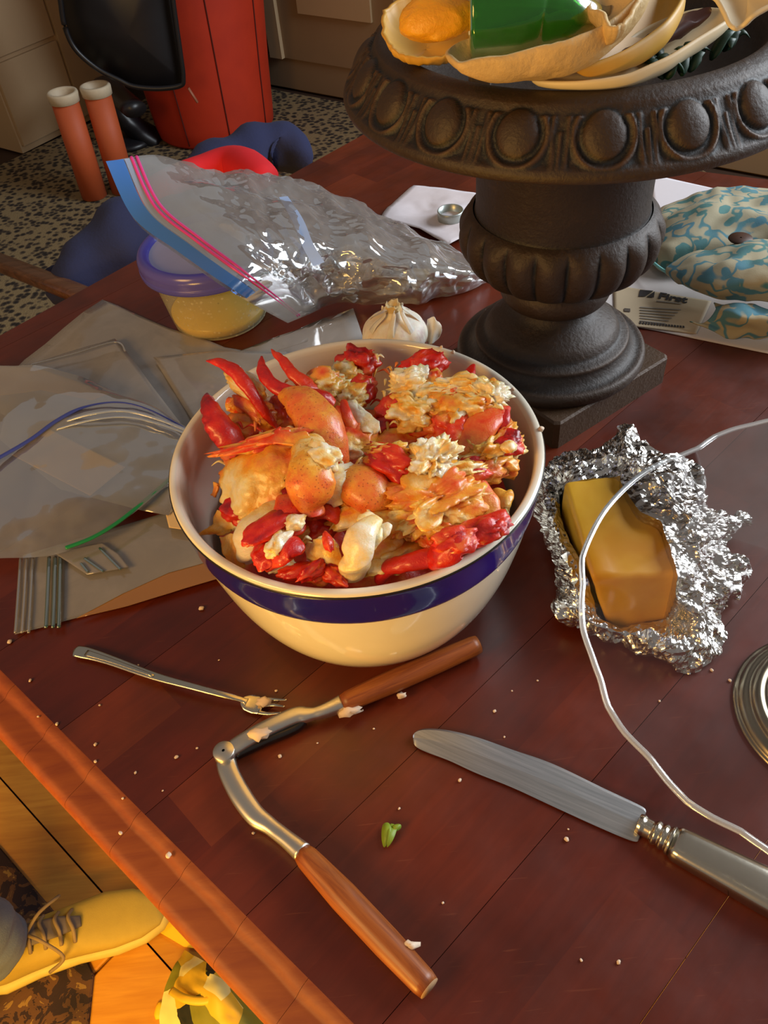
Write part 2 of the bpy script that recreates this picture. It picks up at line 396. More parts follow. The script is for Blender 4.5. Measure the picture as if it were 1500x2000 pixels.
# rounded front moulding, one scalloped length per stave strip
prof = [(EW, 0), (.027, -.0003), (.0235, -.0016), (.021, -.0036), (.0190, -.0050), (.0165, -.0055), (.008, -.0066), (.004, -.0078), (.0012, -.0105), (0, -.015), (0, -.034), (.004, -.038), (EW, -.038)]
EDGE = m_wood('moulding_wood', '7c3208', '964a10', .55, 6, (1.2, 16, 16), (0, 0, math.radians(50.8)))
Lf = np.linalg.norm(P3-P0)
a_start = float((P0-fo)@fd)
k0 = .211-.05*12; strip = .05
i = -14
while k0+i*strip < a_start+Lf and k0+i*strip < .8:
    a0, a1 = max(k0+i*strip, a_start), k0+(i+1)*strip-.0002; i += 1
    if a1 <= a0+.004: continue
    V = []; nn = 9; pf = cprof(prof[:10], 3)+prof[10:]
    for k in range(nn):
        t = k/(nn-1); a = a0+(a1-a0)*t
        for (b, z) in pf:
            wv = .0010*math.sin(math.pi*t)*max(0, min(1, (b-.006)/.014)) if b < EW-.001 and z > -.012 else 0
            p = fo+fd*a+n1*(b+wv); V.append((p[0], p[1], z))
    m = len(pf); F = [(k*m+j, (k+1)*m+j, (k+1)*m+j+1, k*m+j+1) for k in range(nn-1) for j in range(m-1)]
    mo('edge_moulding', V, F, EDGE, tab)
SIDE = m_wood('side_wood', '5e2a10', '7d4018', .4, 8, (1, 12, 12))
def legbox(c, s=.08): return prism([(c[0]-s/2, c[1]-s/2), (c[0]+s/2, c[1]-s/2), (c[0]+s/2, c[1]+s/2), (c[0]-s/2, c[1]+s/2)], FZ, -.036)
for c in ((P0+np.array([.12, .01])), P3+n1*.1-fd*.1, P1+np.array([.0, -.16]), P2+np.array([-.12, -.1])): mo('leg', *legbox(c), SIDE, tab, False)

# ------------------------------------------------------------------ mixing bowl
BH = .145
bowl = thing('mixing_bowl', (0, 0, 0), 'cream stoneware mixing bowl with a cobalt blue band under its rim, heaped with lobster', 'bowl')
outer = [(.001, .003), (.055, .003), (.060, .0), (.068, .0005), (.0725, .004), (.083, .016), (.0945, .036), (.1045, .062), (.1115, .09), (.116, .114), (.1185, .132), (.1197, .140)]
rimp = [(.1206, .1425), (.1200, .1450), (.1180, .1458), (.1155, .1450), (.1140, .142)]
inner = [(.113, .130), (.1105, .11), (.105, .085), (.096, .058), (.083, .036), (.063, .018), (.035, .009), (.001, .007)]
V, F = lathe(cprof(outer, 4)+cprof(rimp, 4)[1:]+cprof(inner, 4), n=128); mo('body', V, F, CREAM, bowl)
bandp = [(.1140, .1135), (.1166, .1136), (.1180, .121), (.1191, .131), (.1203, .1395), (.1208, .1415), (.1200, .1420)]
V, F = lathe(cprof(bandp, 3), n=128); mo('blue_band', V, F, BLUE, bowl, label='cobalt blue glazed band')
V, F = lathe([(.1200, .1418), (.1211, .1420), (.1211, .1430), (.1199, .1436)], n=128); mo('rim_line', V, F, DARKLINE, bowl)

# ------------------------------------------------------------------ urn
UX, UY = .186, .236
urn = thing('garden_urn', (UX, UY, 0), 'dark cast iron pedestal urn with egg and dart rim, filled with shells and lemon', 'urn')
# plinth square, corners facing the camera
pc = []
cl, cr_ = at(884, 684, .028)[:2], at(1320, 692, .028)[:2]; mid = (cl+cr_)/2; half = (cr_-cl)/2; perp = np.array([half[1], -half[0]])
mid = np.array([UX+.006, UY-.004])
for q in (mid-half, mid+perp, mid+half, mid-perp): pc.append(q)
def chamf(pc, b=.012):
    o = []
    for i in range(4):
        a, p, c = pc[i-1], pc[i], pc[(i+1) % 4]; o += [p+(a-p)/np.linalg.norm(a-p)*b, p+(c-p)/np.linalg.norm(c-p)*b]
    return o
mo('plinth', *prism(chamf(pc, .004), 0, .029, .002), IRON, urn, False)
base = [(.084, .029), (.086, .032), (.0865, .037), (.084, .041), (.078, .042), (.0735, .045), (.0705, .050), (.0695, .054), (.065, .056), (.0615, .058), (.059, .0625), (.0555, .067), (.047, .073), (.038, .079), (.0335, .086), (.034, .089)]
V, F = lathe(cprof(base, 4), (UX, UY, 0), 96); mo('foot', V, F, IRON, urn)
knob = [(.034, .0885), (.040, .0895), (.0455, .093), (.0485, .099), (.0485, .106), (.046, .112), (.044, .117), (.05, .118)]
V, F = lathe(cprof(knob, 4), (UX, UY, 0), 96); mo('collar', V, F, IRON, urn)
gad = [(.048, .117), (.060, .120), (.071, .127), (.079, .138), (.0825, .151), (.0815, .162), (.0775, .170), (.0725, .174)]
def gadf(V):
    a = np.arctan2(V[:, 1], V[:, 0]); r = np.hypot(V[:, 0], V[:, 1]); z = V[:, 2]
    lob = np.abs(np.cos(a*10)); env = np.clip((z-.118)/.012, 0, 1)*np.clip((.172-z)/.012, 0, 1)
    k = 1+(lob**.7-.65)*.075*env; V = V.copy(); V[:, 0] *= k; V[:, 1] *= k; return V
V, F = lathe(cprof(gad, 6), (0, 0, 0), 360); V = gadf(V)+np.array([UX, UY, 0]); mo('gadrooned_bulge', V, F, IRON, urn)
neck = [(.0725, .172), (.0705, .176), (.0700, .195), (.0705, .225), (.0715, .250), (.074, .262), (.09, .270)]
V, F = lathe(cprof(neck, 4), (UX, UY, 0), 96); mo('neck', V, F, IRON, urn)
# flared rim with egg-and-dart relief
rp = cprof([(.088, .2695), (.130, .2665), (.158, .2665), (.1665, .2685), (.1688, .2725), (.1675, .2765), (.163, .281), (.1575, .2875), (.1525, .2945), (.147, .3015), (.1415, .3065), (.1375, .3085), (.133, .3095), (.129, .3085), (.1255, .303), (.115, .288), (.09, .276), (.05, .270), (.002, .268)], 8)
V, F = lathe(rp, (0, 0, 0), 640)
N = normals(V, F); 
r = np.hypot(V[:, 0], V[:, 1]); a = np.arctan2(V[:, 1], V[:, 0]); z = V[:, 2]
band = (r > .1405)&(z > .2755)
ne = 19; ph = (a+math.radians(97.3))/(2*math.pi)*ne+.5; fr = (ph-np.floor(ph)-.5)     # -.5 .. .5
x = fr*(2*math.pi/ne)*.155; yv = (z-.2905)/.0145*.0165                      # metric-like coordinates on the band
d = np.sqrt((x/.0182)**2+((yv-.002)/.0175)**2)
egg = np.where(d < .74, np.sqrt(np.clip(1-(d/.74)**2, 0, 1))*.0058, 0)
ringh = np.exp(-((d-1.0)/.09)**2)*.0030*(yv < .012)
xs = np.abs(fr)-.5; xd = xs*(2*math.pi/ne)*.155
dart = np.exp(-((np.abs(xd)-(.0035+.15*(yv+.016)*.35))/.0011)**2)*.0022*(yv < .012)+np.exp(-(xd/.0013)**2)*.0022*(yv < .004)
h = (np.maximum(np.maximum(egg, ringh), dart)-.0012)*band*np.clip((z-.2765)/.003, 0, 1)*np.clip((.3055-z)/.003, 0, 1)
sgn = np.sign((N*np.c_[V[:, :2]/(r[:, None]+1e-9), np.ones(len(V))]).sum(1).mean() or 1)
outn = np.c_[V[:, 0]/r*.8, V[:, 1]/r*.8, np.full(len(V), .6)]
V = V+outn*h[:, None]*band[:, None]+np.array([UX, UY, 0]); mo('egg_and_dart_rim', V, F, IRON, urn)

# ------------------------------------------------------------------ contents of the urn
SHELL = plain('shell_cream', 'cdae78', .6, var=.28, sc=70, bump=1., bsc=160)
SHELLY = plain('shell_yellow', 'c99a3c', .5, var=.15, sc=40)
SHELLW = plain('shell_white', 'd9c9a6', .45, var=.1, sc=40)
SHELLP = plain('shell_purple_brown', '4a2a26', .4, var=.4, sc=30)
def shell(name, rim_px, depth, mat, label, rough=.001, seed=0, ribs=0, cat='shell', group=None, inside=None):
    """open bivalve: rim outline points (px, py, z) and a bulging back"""
    R = crom([at(*p) for p in rim_px], 8, True); c = R.mean(0); n = len(R); V = []; m = 12
    dv = np.array(depth)
    for j in range(m+1):
        t = j/m; s = math.cos(t*math.pi/2)
        for k in range(n):
            rb = 1+(ribs and .03*math.cos(k/n*2*math.pi*ribs)*s)
            V.append(c+(R[k]-c)*s*rb+dv*math.sin(t*math.pi/2))
    V = np.array(V); F = [(j*n+k, j*n+(k+1) % n, (j+1)*n+(k+1) % n, (j+1)*n+k) for j in range(m) for k in range(n)]
    V = V+fbm(V, 60, 3, seed)[:, None]*rough
    o = mo(name, V, F, mat); s = o.modifiers.new('solid', 'SOLIDIFY'); s.thickness = .0022; s.offset = 0
    return tag(o, label, cat, group)
shell('scallop_shell', [(752, 20, .335), (760, 85, .325), (800, 108, .318), (870, 108, .316), (915, 80, .322), (900, 20, .335), (830, -20, .34)], (0, 0, -.012), SHELLY, 'yellowish scallop shell with a scalloped edge holding the lemon piece', .0006, 3, 22)
V, F = ICO[4]; V = V.copy(); c = at(850, 45, .338); V = V*np.array([.022, .018, .016])*(1+.10*fbm(V, 1.8, 3, 4))[:, None]; V[:, 0] *= np.where(V[:, 0] > 0, 1.15, 1); V[:, 2] *= np.where(V[:, 2] < 0, .6, 1)
lem = mo('lemon_piece', V+c, F, plain('lemon_rind', 'e8a41c', .4, var=.1, bump=.8, bsc=260, Subsurface_Weight=.2)); tag(lem, 'squeezed orange yellow lemon piece on the scallop shell', 'lemon')
# green glass float fragment
GREEN = NT('green_glass'); GREEN.set(Base_Color=srgb('2a8a20'), Roughness=.14, Coat_Weight=.5); GREEN.b.inputs['Transmission Weight'].default_value = .6
gp = crom([at(918, 28, .346), at(985, 24, .346), at(1060, 26, .344), at(1120, 34, .342), at(1168, 34, .340)], 8)
V, F = sweep(gp, np.interp(np.linspace(0, 1, len(gp)), [0, .02, .35, .62, .82, 1], [.023, .0275, .026, .021, .012, .0065]), 40, 1.0)
gb = thing('green_glass_bottle', gp.mean(0)-np.array([0, 0, .03]), 'green glass bottle lying on the long cream shell in the urn', 'bottle'); mo('body', V, F, GREEN.m, gb)
V, F = sweep(crom([at(1160, 36, .340), at(1178, 34, .340), at(1192, 34, .340)], 3), [.0065]*7, 16); V += fbm(V, 200, 2)[:, None]*.001; mo('cork', V, F, plain('cork', '8a7650', .8, var=.3), gb)
shell('long_clam_shell', [(876, 96, .336), (905, 116, .336), (990, 108, .338), (1103, 78, .343), (1170, 52, .346), (1217, 20, .35), (1262, -20, .354), (1262, -45, .354), (1200, -30, .35), (1100, 20, .344), (990, 62, .338), (915, 74, .336)], (.008, -.004, -.024), SHELL, 'long weathered cream shell across the front of the urn under the bottle', .0012, 5)
shell('yellow_clam_shell', [(1120, 128, .325), (1200, 108, .327), (1265, 70, .331), (1310, 30, .336), (1334, -20, .340), (1300, -40, .340), (1240, 10, .334), (1180, 75, .329)], (.008, -.003, -.016), SHELLY, 'smooth yellow shell tucked behind the long cream shell', .0004, 6)
o = shell('white_clam_shell', [(1040, 152, .316), (1100, 158, .316), (1200, 150, .317), (1290, 118, .320), (1360, 76, .325), (1428, 32, .330), (1420, 18, .33), (1345, 20, .33), (1250, 60, .324), (1150, 130, .318)], (.004, -.003, -.013), SHELLW, 'shallow cream shell lying lowest at the front with a pale rim', .0003, 8)
V, F, _ = pgrid([[(1150, 132, .3165), (1250, 108, .318), (1350, 60, .322)], [(1230, 90, .322), (1300, 60, .326), (1385, 32, .329)], [(1290, 50, .328), (1330, 25, .33), (1390, 18, .333)]], 8, 8)
V += fbm(V, 70, 3)[:, None]*.003; mo('shell_lining', V, F, SHELLP, o, label='purple brown inner lining')
shell('upright_white_shell', [(1365, -20, .352), (1400, 0, .35), (1430, 50, .342), (1450, 48, .342), (1475, 25, .348), (1540, -20, .355), (1480, -60, .36), (1400, -60, .36)], (.01, .01, -.006), SHELLW, 'pale folded shell standing at the right of the urn', .001, 9)
shell('ribbed_shell', [(1150, -10, .352), (1175, 30, .350), (1200, 52, .348), (1230, 30, .35), (1250, -30, .356), (1200, -60, .36)], (0, .0, -.014), SHELL, 'ribbed brown and cream shell above the green bottle', .002, 12, 14)
GRN = plain('dark_leaf', '143622', .5, var=.4, sc=80)
sp = thing('green_sprig', at(1350, 130, .305), 'dark green curled sprig at the right side of the urn', 'plant')
rr = random.Random(4)
for k in range(26):
    bx, by = rr.uniform(1290, 1430), 0; by = 165-(bx-1290)*.55+rr.uniform(-22, 10)
    p = at(bx, by, .306); q = p+np.array([rr.uniform(-.02, .02), rr.uniform(-.01, .02), rr.uniform(.002, .012)]); m = (p+q)/2+np.array([0, 0, .006])
    P = crom([p, m, q], 5); V, F = sweep(P, np.array([.001, .0028, .004, .0042, .004, .0042, .004, .003, .002, .001, .0004])[:len(P)], 6, .3); mo('leaf', V, F, GRN, sp)
p = at(930, 150, .3)
tag(mo('pale_stone_chip', *box(at(937, 150, .300), (.014, .01, .012), None, .002), plain('stone_grey', '6d5f52', .6)), 'small grey chip under the left end of the long shell', 'stone')
V, F = ICO[3]; tag(mo('orange_fleck', V*np.array([.0028, .0016, .0036])+at(1175, 271, .2858)+np.array([0, -.0055, .002]), F, plain('orange_food', 'd99a34', .5)), 'small orange food fleck on the urn rim', 'crumb')

# ------------------------------------------------------------------ background furniture
RED = NT('red_canvas'); co = RED.coords(); RED.col(RED.mix(RED.noise(co, 9, 4), 'a3240c', 'c43412')); RED.set(Roughness=.6); RED = RED.m
BLK = plain('black_vinyl', '17161a', .38, var=.2, sc=20)
bc = np.array([-.515, 3.24])
barrel = thing('red_barrel_seat', (*bc, FZ), 'tall red barrel shaped seat standing behind the black chair', 'seat')
V, F = lathe([(.001, FZ+.013), (.235, FZ+.013), (.245, FZ+.025), (.25, FZ+.08), (.262, FZ+.25), (.285, FZ+.5), (.31, FZ+.8), (.325, FZ+1.0), (.315, FZ+1.03), (.2, FZ+1.05), (.001, FZ+1.05)], (*bc, 0), 72)
mo('body', V, F, RED, barrel)
for aa in (-1.25, -1.95, -.5):
    P = [(bc[0]+math.cos(aa)*r_, bc[1]+math.sin(aa)*r_, FZ+z_) for r_, z_ in ((.2475, .03), (.252, .08), (.264, .25), (.287, .5), (.312, .8), (.326, .98))]
    V, F = sweep(P, .0022, 8); mo('seam', V, F, plain('dark_red_seam', '4a0c06', .7) if aa == -1.25 else bpy.data.materials['dark_red_seam'], barrel)
# black moulded chair
bch = thing('black_chair', (*at(300, 300, FZ)[:2]+np.array([-.02, .03]), FZ), 'black moulded chair with a curved shell in front of the red barrel seat', 'chair')
def onY(px, py, Y):
    d = _F*FPX+CRt*(px-750)+CUp*(1000-py); return CLOC+d*(Y-CLOC[1])/d[1]
ol = crom([onY(*p, 2.72) for p in ((112, -120), (120, 10), (130, 60), (150, 98), (190, 133), (232, 155), (262, 168), (310, 172), (352, 166), (358, 150), (352, 100), (338, 0), (325, -120), (220, -150))], 6, True)
n_ = len(ol); c_ = ol.mean(0); V = []
for t_, dy in ((1., .0), (1.02, .012), (1., .024)): V += [c_+(p-c_)*t_+np.array([0, dy+.05*((p-c_)[0]/.3)**2, 0]) for p in ol]
V += [c_+np.array([0, -.006, 0]), c_+np.array([0, .03, 0])]; F = [(k, (k+1) % n_, n_+(k+1) % n_, n_+k) for k in range(n_)]+[(n_+k, n_+(k+1) % n_, 2*n_+(k+1) % n_, 2*n_+k) for k in range(n_)]
F += [((k+1) % n_, k, 3*n_) for k in range(n_)]+[(2*n_+k, 2*n_+(k+1) % n_, 3*n_+1) for k in range(n_)]
mo('shell', V, F, BLK, bch)
V, F = sweep([p+np.array([0, -.004, 0]) for p in ol]+[ol[0]+np.array([0, -.004, 0])], .009, 8, caps=False); mo('rim_piping', V, F, BLK, bch)
bx_ = at(290, 262, FZ+.04); V, F = sweep(crom([bx_+np.array([.02, .02, -.035]), bx_+np.array([-.06, .0, .05]), bx_+np.array([-.10, -.06, .22]), c_+np.array([-.05, .02, -.25])], 6), [.075]*8+[.06]*6+[.045]*5, 14, .6); mo('pedestal', V, F, BLK, bch)
V, F = lathe([(.001, FZ+.013), (.10, FZ+.013), (.105, FZ+.02), (.095, FZ+.035), (.03, FZ+.05), (.001, FZ+.05)], (bx_[0]-.09, bx_[1]+.0, 0), 40); mo('base', V, F, BLK, bch)
p = onY(368, 172, 2.70); V, F = sweep([p, p+np.array([.02, 0, -.05])], .008, 8, .5); mo('strap_end', V, F, plain('tan_strap', '9a6048', .6), bch, label='short tan strap end')
# orange tubes
ORA = plain('orange_card', 'b5532a', .6, var=.1, sc=20); PALE = plain('pale_card', 'c3b59b', .6)
for (tx, ty, tz, bx, by, lab) in ((121, 180, -.475, 185, 383, 'orange tube with a pale open end, left one of the two beside the black chair'), (185, 167, -.46, 243, 372, 'orange tube with a pale open end, right one touching the black chair')):
    b = at(bx, by, FZ+.014); tp = np.array([b[0], b[1], 0])
    t0 = at(tx, ty, tz); tb = np.array([b[0], b[1], FZ+.014]); t0 = np.array([t0[0]*.0+b[0]+.0, b[1], t0[2]])
    # tilt so that the open end meets the photograph
    best = min(((np.linalg.norm(at(tx, ty, zz)[:2]-tb[:2]), zz) for zz in np.linspace(-.7, -.3, 81)))[1]; t0 = at(tx, ty, best)
    tt = thing('orange_tube', tb, lab, 'tube'); ax = (t0-tb)/np.linalg.norm(t0-tb)
    V, F = sweep([tb+ax*.002, t0-ax*.03], .047, 28); mo('body', V, F, ORA, tt)
    prof_ = [(.047, -.032), (.052, -.03), (.0535, -.004), (.051, .002), (.044, .003), (.038, -.004), (.036, -.09), (.001, -.1)]
    Vp, Fp = lathe(prof_, (0, 0, 0), 32); R_ = Vector((0, 0, 1)).rotation_difference(Vector(ax)).to_matrix(); mo('pale_end', Vp@np.array(R_).T+t0, Fp, PALE, tt)
tag(mo('navy_coat', *prism([tuple(q) for q in [wb0+wbd*(-.34)-wbn*.12, wb0+wbd*(-.12)-wbn*.14, wb0+wbd*(-.12)-wbn*.04, wb0+wbd*(-.34)-wbn*.04]], FZ+.02, FZ+1.5, .02), plain('navy_black_cloth', '1b1c26', .9), None, True), 'dark navy coat hanging beside the red barrel seat', 'coat')

# navy jacket over a dark wooden chair behind the table
CH = m_wood('dark_chair_wood', '2a130c', '4a2615', .35, 8)
ch = thing('wooden_chair', (*at(230, 450, -.2)[:2], FZ), 'dark wooden chair with a navy jacket over it, pushed to the table edge', 'chair')
zr = -.14; r0, r1 = at(175, 505, zr), at(560, 300, zr); rdir = (r1-r0)/np.linalg.norm(r1-r0); rn = np.array([-rdir[1], rdir[0], 0])
V, F = sweep([r0, (r0+r1)/2+rn*.02, r1], .018, 12, 1.6); mo('top_rail', V, F, CH, ch)
for e in (r0+rdir*.02, r1-rdir*.02):
    V, F = sweep([(e[0], e[1], FZ+.014), (e[0], e[1], -.4), tuple(e)], [.016, .02, .016], 12); mo('back_post', V, F, CH, ch)
for kk in (.25, .5, .75):
    q = r0+(r1-r0)*kk; V, F = sweep([(q[0], q[1], -.45), tuple(q)], .010, 8); mo('spindle', V, F, CH, ch)
V, F = prism([tuple((r0+rn*s1+rdir*s2)[:2]) for s1, s2 in ((0, 0), (0, .42), (.36, .42), (.36, 0))][::-1], -.47, -.44, .006); mo('seat', V, F, CH, ch, False)
for e in (r0+rn*.33+rdir*.03, r0+rn*.33+rdir*.39):
    V, F = sweep([(e[0], e[1], FZ+.014), (e[0], e[1], -.47)], [.014, .019], 12); mo('leg', V, F, CH, ch)
ch2 = thing('side_chair', (*at(10, 530, -.10)[:2], FZ), 'dark wooden chair corner left of the navy jacket, arm rail shining', 'chair')
a0_, a1_ = at(-90, 478, -.10), at(150, 572, -.10); a1b = at(250, 615, -.10)
V, F = sweep([a0_, a1_, a1b], .014, 14, .8, square=.6); mo('arm_rail', V, F, m_wood('worn_chair_wood', '3a2115', '6a4630', .25, 8), ch2)
for q in (at(70, 552, -.13),):
    V, F = sweep([(q[0], q[1], FZ+.014), (q[0], q[1], -.115)], [.013, .016], 10); mo('post', V, F, CH, ch2)
q2 = at(-120, 470, -.13); V, F = sweep([(q2[0], q2[1], FZ+.014), (q2[0], q2[1], -.115)], [.013, .016], 10); mo('post', V, F, CH, ch2)
sd = (at(70, 552, -.13)-q2)[:2]; sd = sd/np.linalg.norm(sd); sq = at(70, 552, -.13)[:2]
V, F = prism([tuple(sq), tuple(sq-sd*.4), tuple(sq-sd*.4-np.array([-sd[1], sd[0]])*.30), tuple(sq-np.array([-sd[1], sd[0]])*.30)], -.46, -.43, .006); mo('seat', V, F, CH, ch2, False)
for dd in (.01, .37): 
    e = sq-np.array([-sd[1], sd[0]])*.28-sd*dd; V, F = sweep([(e[0], e[1], FZ+.014), (e[0], e[1], -.46)], [.012, .016], 10); mo('leg', V, F, CH, ch2)
NAVY = plain('navy_fleece', '1c2244', .95, var=.15, sc=30, bump=.5, bsc=220)
REDF = plain('red_lining', 'c3101c', .85, var=.08)
P = crom([at(95, 585, -.12), at(150, 545, -.11), at(215, 492, -.10), at(290, 440, -.10), at(370, 380, -.10), at(440, 335, -.10), at(510, 295, -.09), at(555, 300, -.10), at(572, 335, -.12)], 8)
rr_ = np.interp(np.linspace(0, 1, len(P)), [0, .12, .3, .5, .7, .85, .95, 1], [.012, .035, .055, .055, .055, .052, .035, .008])
V, F = sweep(P, rr_, 40, .95); N = normals(V, F); V = V+N*(fbm(V, 11, 3, 5)*.010+.004*np.sin(V[:, 0]*70+V[:, 1]*20))[:, None]
jk = thing('navy_jacket', at(330, 430, -.2), 'navy blue fleece jacket with red lining draped over the wooden chair', 'jacket')
mo('body', V, F, NAVY, jk)
V, F = sweep(crom([at(120, 590, -.19), at(230, 525, -.19), at(330, 470, -.2), at(440, 400, -.2)], 8), [.03]+[.06]*23+[.04], 24, .9); N = normals(V, F); V = V+N*(fbm(V, 9, 3, 8)*.012)[:, None]; mo('sleeve', V, F, NAVY, jk)
P = crom([at(252, 418, -.062), at(285, 385, -.05), at(340, 352, -.045), at(400, 330, -.045), at(455, 318, -.042), at(500, 338, -.040), at(525, 365, -.05)], 6)
V, F = sweep(P, np.interp(np.linspace(0, 1, len(P)), [0, .1, .5, .75, .92, 1], [.008, .022, .024, .030, .026, .006]), 20, .9); mo('red_lining', V, F, REDF, jk, label='red lining at the collar opening')

# ------------------------------------------------------------------ person at the left: lower leg and sneaker
DEN = plain('blue_jeans', '6b7684', .9, var=.25, sc=45, bump=.5, bsc=500); SHO = plain('yellow_canvas', 'b3983c', .8, var=.1, sc=60, bump=.3, bsc=600)
SOLE = plain('cream_rubber', 'c9b25a', .5); SOCK = plain('black_sock', '0f0e10', .9); LACE = plain('grey_lace', '8a7452', .8)
z0 = FZ+.009
heel, toe = at(-22, 1918, FZ)[:2], at(306, 1790, FZ)[:2]; fdv = WLIN(heel, toe); fnv = np.array([-fdv[1], fdv[0]])
toe = heel+fdv*.285
per = thing('person', (*heel, FZ), 'person standing at the left in blue jeans, black sock and yellow canvas sneaker', 'person')
def foot(u, v, z): return np.array([*(heel+fdv*u*.285+fnv*v), z0+z])
def footring(u, wd, h0, h1, off=0., n=24):
    return [foot(u, off+wd*math.copysign(abs(math.cos(a))**.8, math.cos(a)), h0+(h1-h0)*(.5+.5*math.copysign(abs(math.sin(a))**.8, math.sin(a)))) for a in [2*math.pi*k/n for k in range(n)]]
def loft(rings):
    V = np.vstack(rings); n = len(rings[0]); F = [(i*n+k, i*n+(k+1) % n, (i+1)*n+(k+1) % n, (i+1)*n+k) for i in range(len(rings)-1) for k in range(n)]
    F += [tuple(range(n-1, -1, -1)), tuple((len(rings)-1)*n+k for k in range(n))]; return V, F
V, F = loft([footring(u, w_, 0, .026, o) for u, w_, o in ((0, .012, 0), (.02, .028, 0), (.12, .036, 0), (.3, .034, .002), (.5, .038, .004), (.7, .047, .004), (.85, .042, .0), (.95, .028, -.004), (1, .008, -.006))]); mo('shoe_sole', V, F, SOLE, per)
V, F = loft([footring(u, w_, .018, h, o) for u, w_, h, o in ((.01, .02, .06, 0), (.05, .031, .085, 0), (.15, .034, .088, 0), (.28, .033, .09, .001), (.42, .034, .082, .003), (.55, .038, .068, .004), (.7, .043, .053, .004), (.84, .038, .044, 0), (.94, .024, .034, -.004), (.98, .008, .026, -.005))])
shoe = mo('sneaker', V, F, SHO, per)
V, F = loft([footring(u, w_, h-.004, h+.005, o, 12) for u, w_, h, o in ((.24, .014, .094, 0), (.34, .017, .092, .002), (.48, .015, .080, .003), (.58, .008, .067, .004))]); mo('tongue', V, F, plain('grey_tongue', '6e6258', .9), shoe)
for u, h in ((.34, .096), (.41, .091), (.48, .084), (.54, .076)):
    V, F = sweep(crom([foot(u, -.022, h-.012), foot(u+.01, -.008, h+.002), foot(u-.01, .012, h+.002), foot(u, .026, h-.010)], 4), .0028, 8); mo('lace', V, F, LACE, shoe)
for sg in (-1, 1):
    V, F = sweep(crom([foot(.34, 0, .1), foot(.42, sg*.02, .108), foot(.5, sg*.045, .085), foot(.40, sg*.048, .06)], 5), .0026, 8); mo('lace', V, F, LACE, shoe)
kn = foot(.10, .02, .50); 
V, F = sweep(crom([foot(.2, 0, .04), foot(.17, 0, .10), foot(.14, .002, .16), foot(.12, .008, .24)], 5), [.026]*4+[.030]*6+[.034]*6, 24); mo('sock', V, F, SOCK, per)
P = crom([foot(.17, 0, .100), foot(.15, 0, .14), foot(.12, .005, .22), foot(.08, .01, .34), kn, foot(.14, .03, .70), foot(.2, .04, .86)], 8)
rad = np.interp(np.linspace(0, 1, len(P)), [0, .1, .35, .55, .68, .85, 1], [.052, .054, .060, .066, .066, .078, .088])
V, F = sweep(P, rad, 36); N = normals(V, F); V = V+N*(fbm(V*np.array([1, 1, 3.]), 14, 3, 2)*.007)[:, None]; mo('jeans_leg', V, F, DEN, per)
# things on the floor by the table
YEL = plain('bright_yellow', 'f2c21e', .6, var=.03)
V, F = prism([tuple(at(*p, FZ)[:2]) for p in ((285, 1768), (292, 1810), (360, 1850), (420, 1860), (350, 1780), (310, 1745))][::1], FZ+.001, FZ+.004)  # thin flat wedge in one even bright yellow, just above the planks
tag(mo('yellow_wedge', V, F, YEL, None, False), 'flat bright yellow wedge on the floor at the toe of the sneaker', 'paper')
t = NT('green_yellow_print'); co = t.geo(rot=(0, 0, .6)); f = t.voro(co, 26, 'F1', 'Color'); sx = t.node('ShaderNodeSeparateColor'); t.link(f, sx.inputs[0])
t.col(t.ramp(sx.outputs[0], [(0, '1c2012'), (.33, '7c7a1c'), (.55, 'd8b028'), (.85, 'e8dc90')], 'CONSTANT')); t.set(Roughness=.6)
bk = thing('patterned_bag', (*at(410, 1960, FZ)[:2], FZ), 'folded bag with green, yellow and black print on the floor', 'bag')
rows = [[at(318+dx*j+ox, y+oy*j, FZ+z) for j, z in enumerate(zz)] for (y, ox, dx, oy, zz) in ((1858, 45, 38, 22, (.004, .05, .06, .03, .004)), (1900, 20, 46, 20, (.02, .08, .09, .06, .01)), (1950, 0, 55, 18, (.02, .07, .09, .07, .02)), (2010, -5, 60, 15, (.01, .05, .06, .05, .01)), (2050, 5, 60, 12, (.003, .003, .003, .003, .003)))]
V, F, _ = grid(rows, 7, 7); V = V+np.c_[np.zeros((len(V), 2)), np.abs(fbm(V, 25, 3))*.012]; V[:, 2] = np.maximum(V[:, 2], FZ+.003); mo('body', V, F, t.m, bk)
V, F = sweep(crom([at(335, 1935, FZ+.06), at(360, 1950, FZ+.085), at(395, 1955, FZ+.09), at(430, 1945, FZ+.09)], 6), .006, 8, .5); mo('zipper', V, F, plain('yellow_trim', 'e0b42c', .5), bk)
V, F = ICO[2]; tag(mo('yellow_scrap', V*np.array([.008, .012, .004])*(1+.2*fbm(V, 2, 2))[:, None]+at(312, 1975, FZ+.004), F, YEL), 'small yellow scrap on the floor left of the printed bag', 'scrap')

# ------------------------------------------------------------------ fork
SIL = plain('silver', 'c9c2b0', .22, 1., var=.08, sc=60, bump=.05, bsc=200)
STEEL = plain('brushed_steel', 'd0ccc2', .36, 1., var=.06, sc=60)
fk = thing('seafood_fork', at(330, 1320), 'small three tined silver seafood fork left of the cracker', 'fork')
def ribbon(path, wd, th, bulge=1., n=10):
    """flat bar with rounded edges along path, half width wd and half thickness th per point"""
    wd = np.asarray(wd, float); th = np.asarray(th, float)*np.ones(len(wd)); return sweep(path, wd, 12, th/wd, square=.75)
hp = crom([at(145, 1271, .004), at(175, 1277, .004), at(220, 1291, .005), at(300, 1320, .007), at(380, 1342, .009), at(440, 1358, .008), at(470, 1366, .006), at(482, 1371, .005)], 6)
hw = np.interp(np.linspace(0, 1, len(hp)), [0, .02, .10, .25, .5, .8, .93, 1], [.0022, .0048, .0052, .0042, .0028, .0020, .0020, .003])
V, F = ribbon(hp, hw, .0011); mo('handle', V, F, SIL, fk)
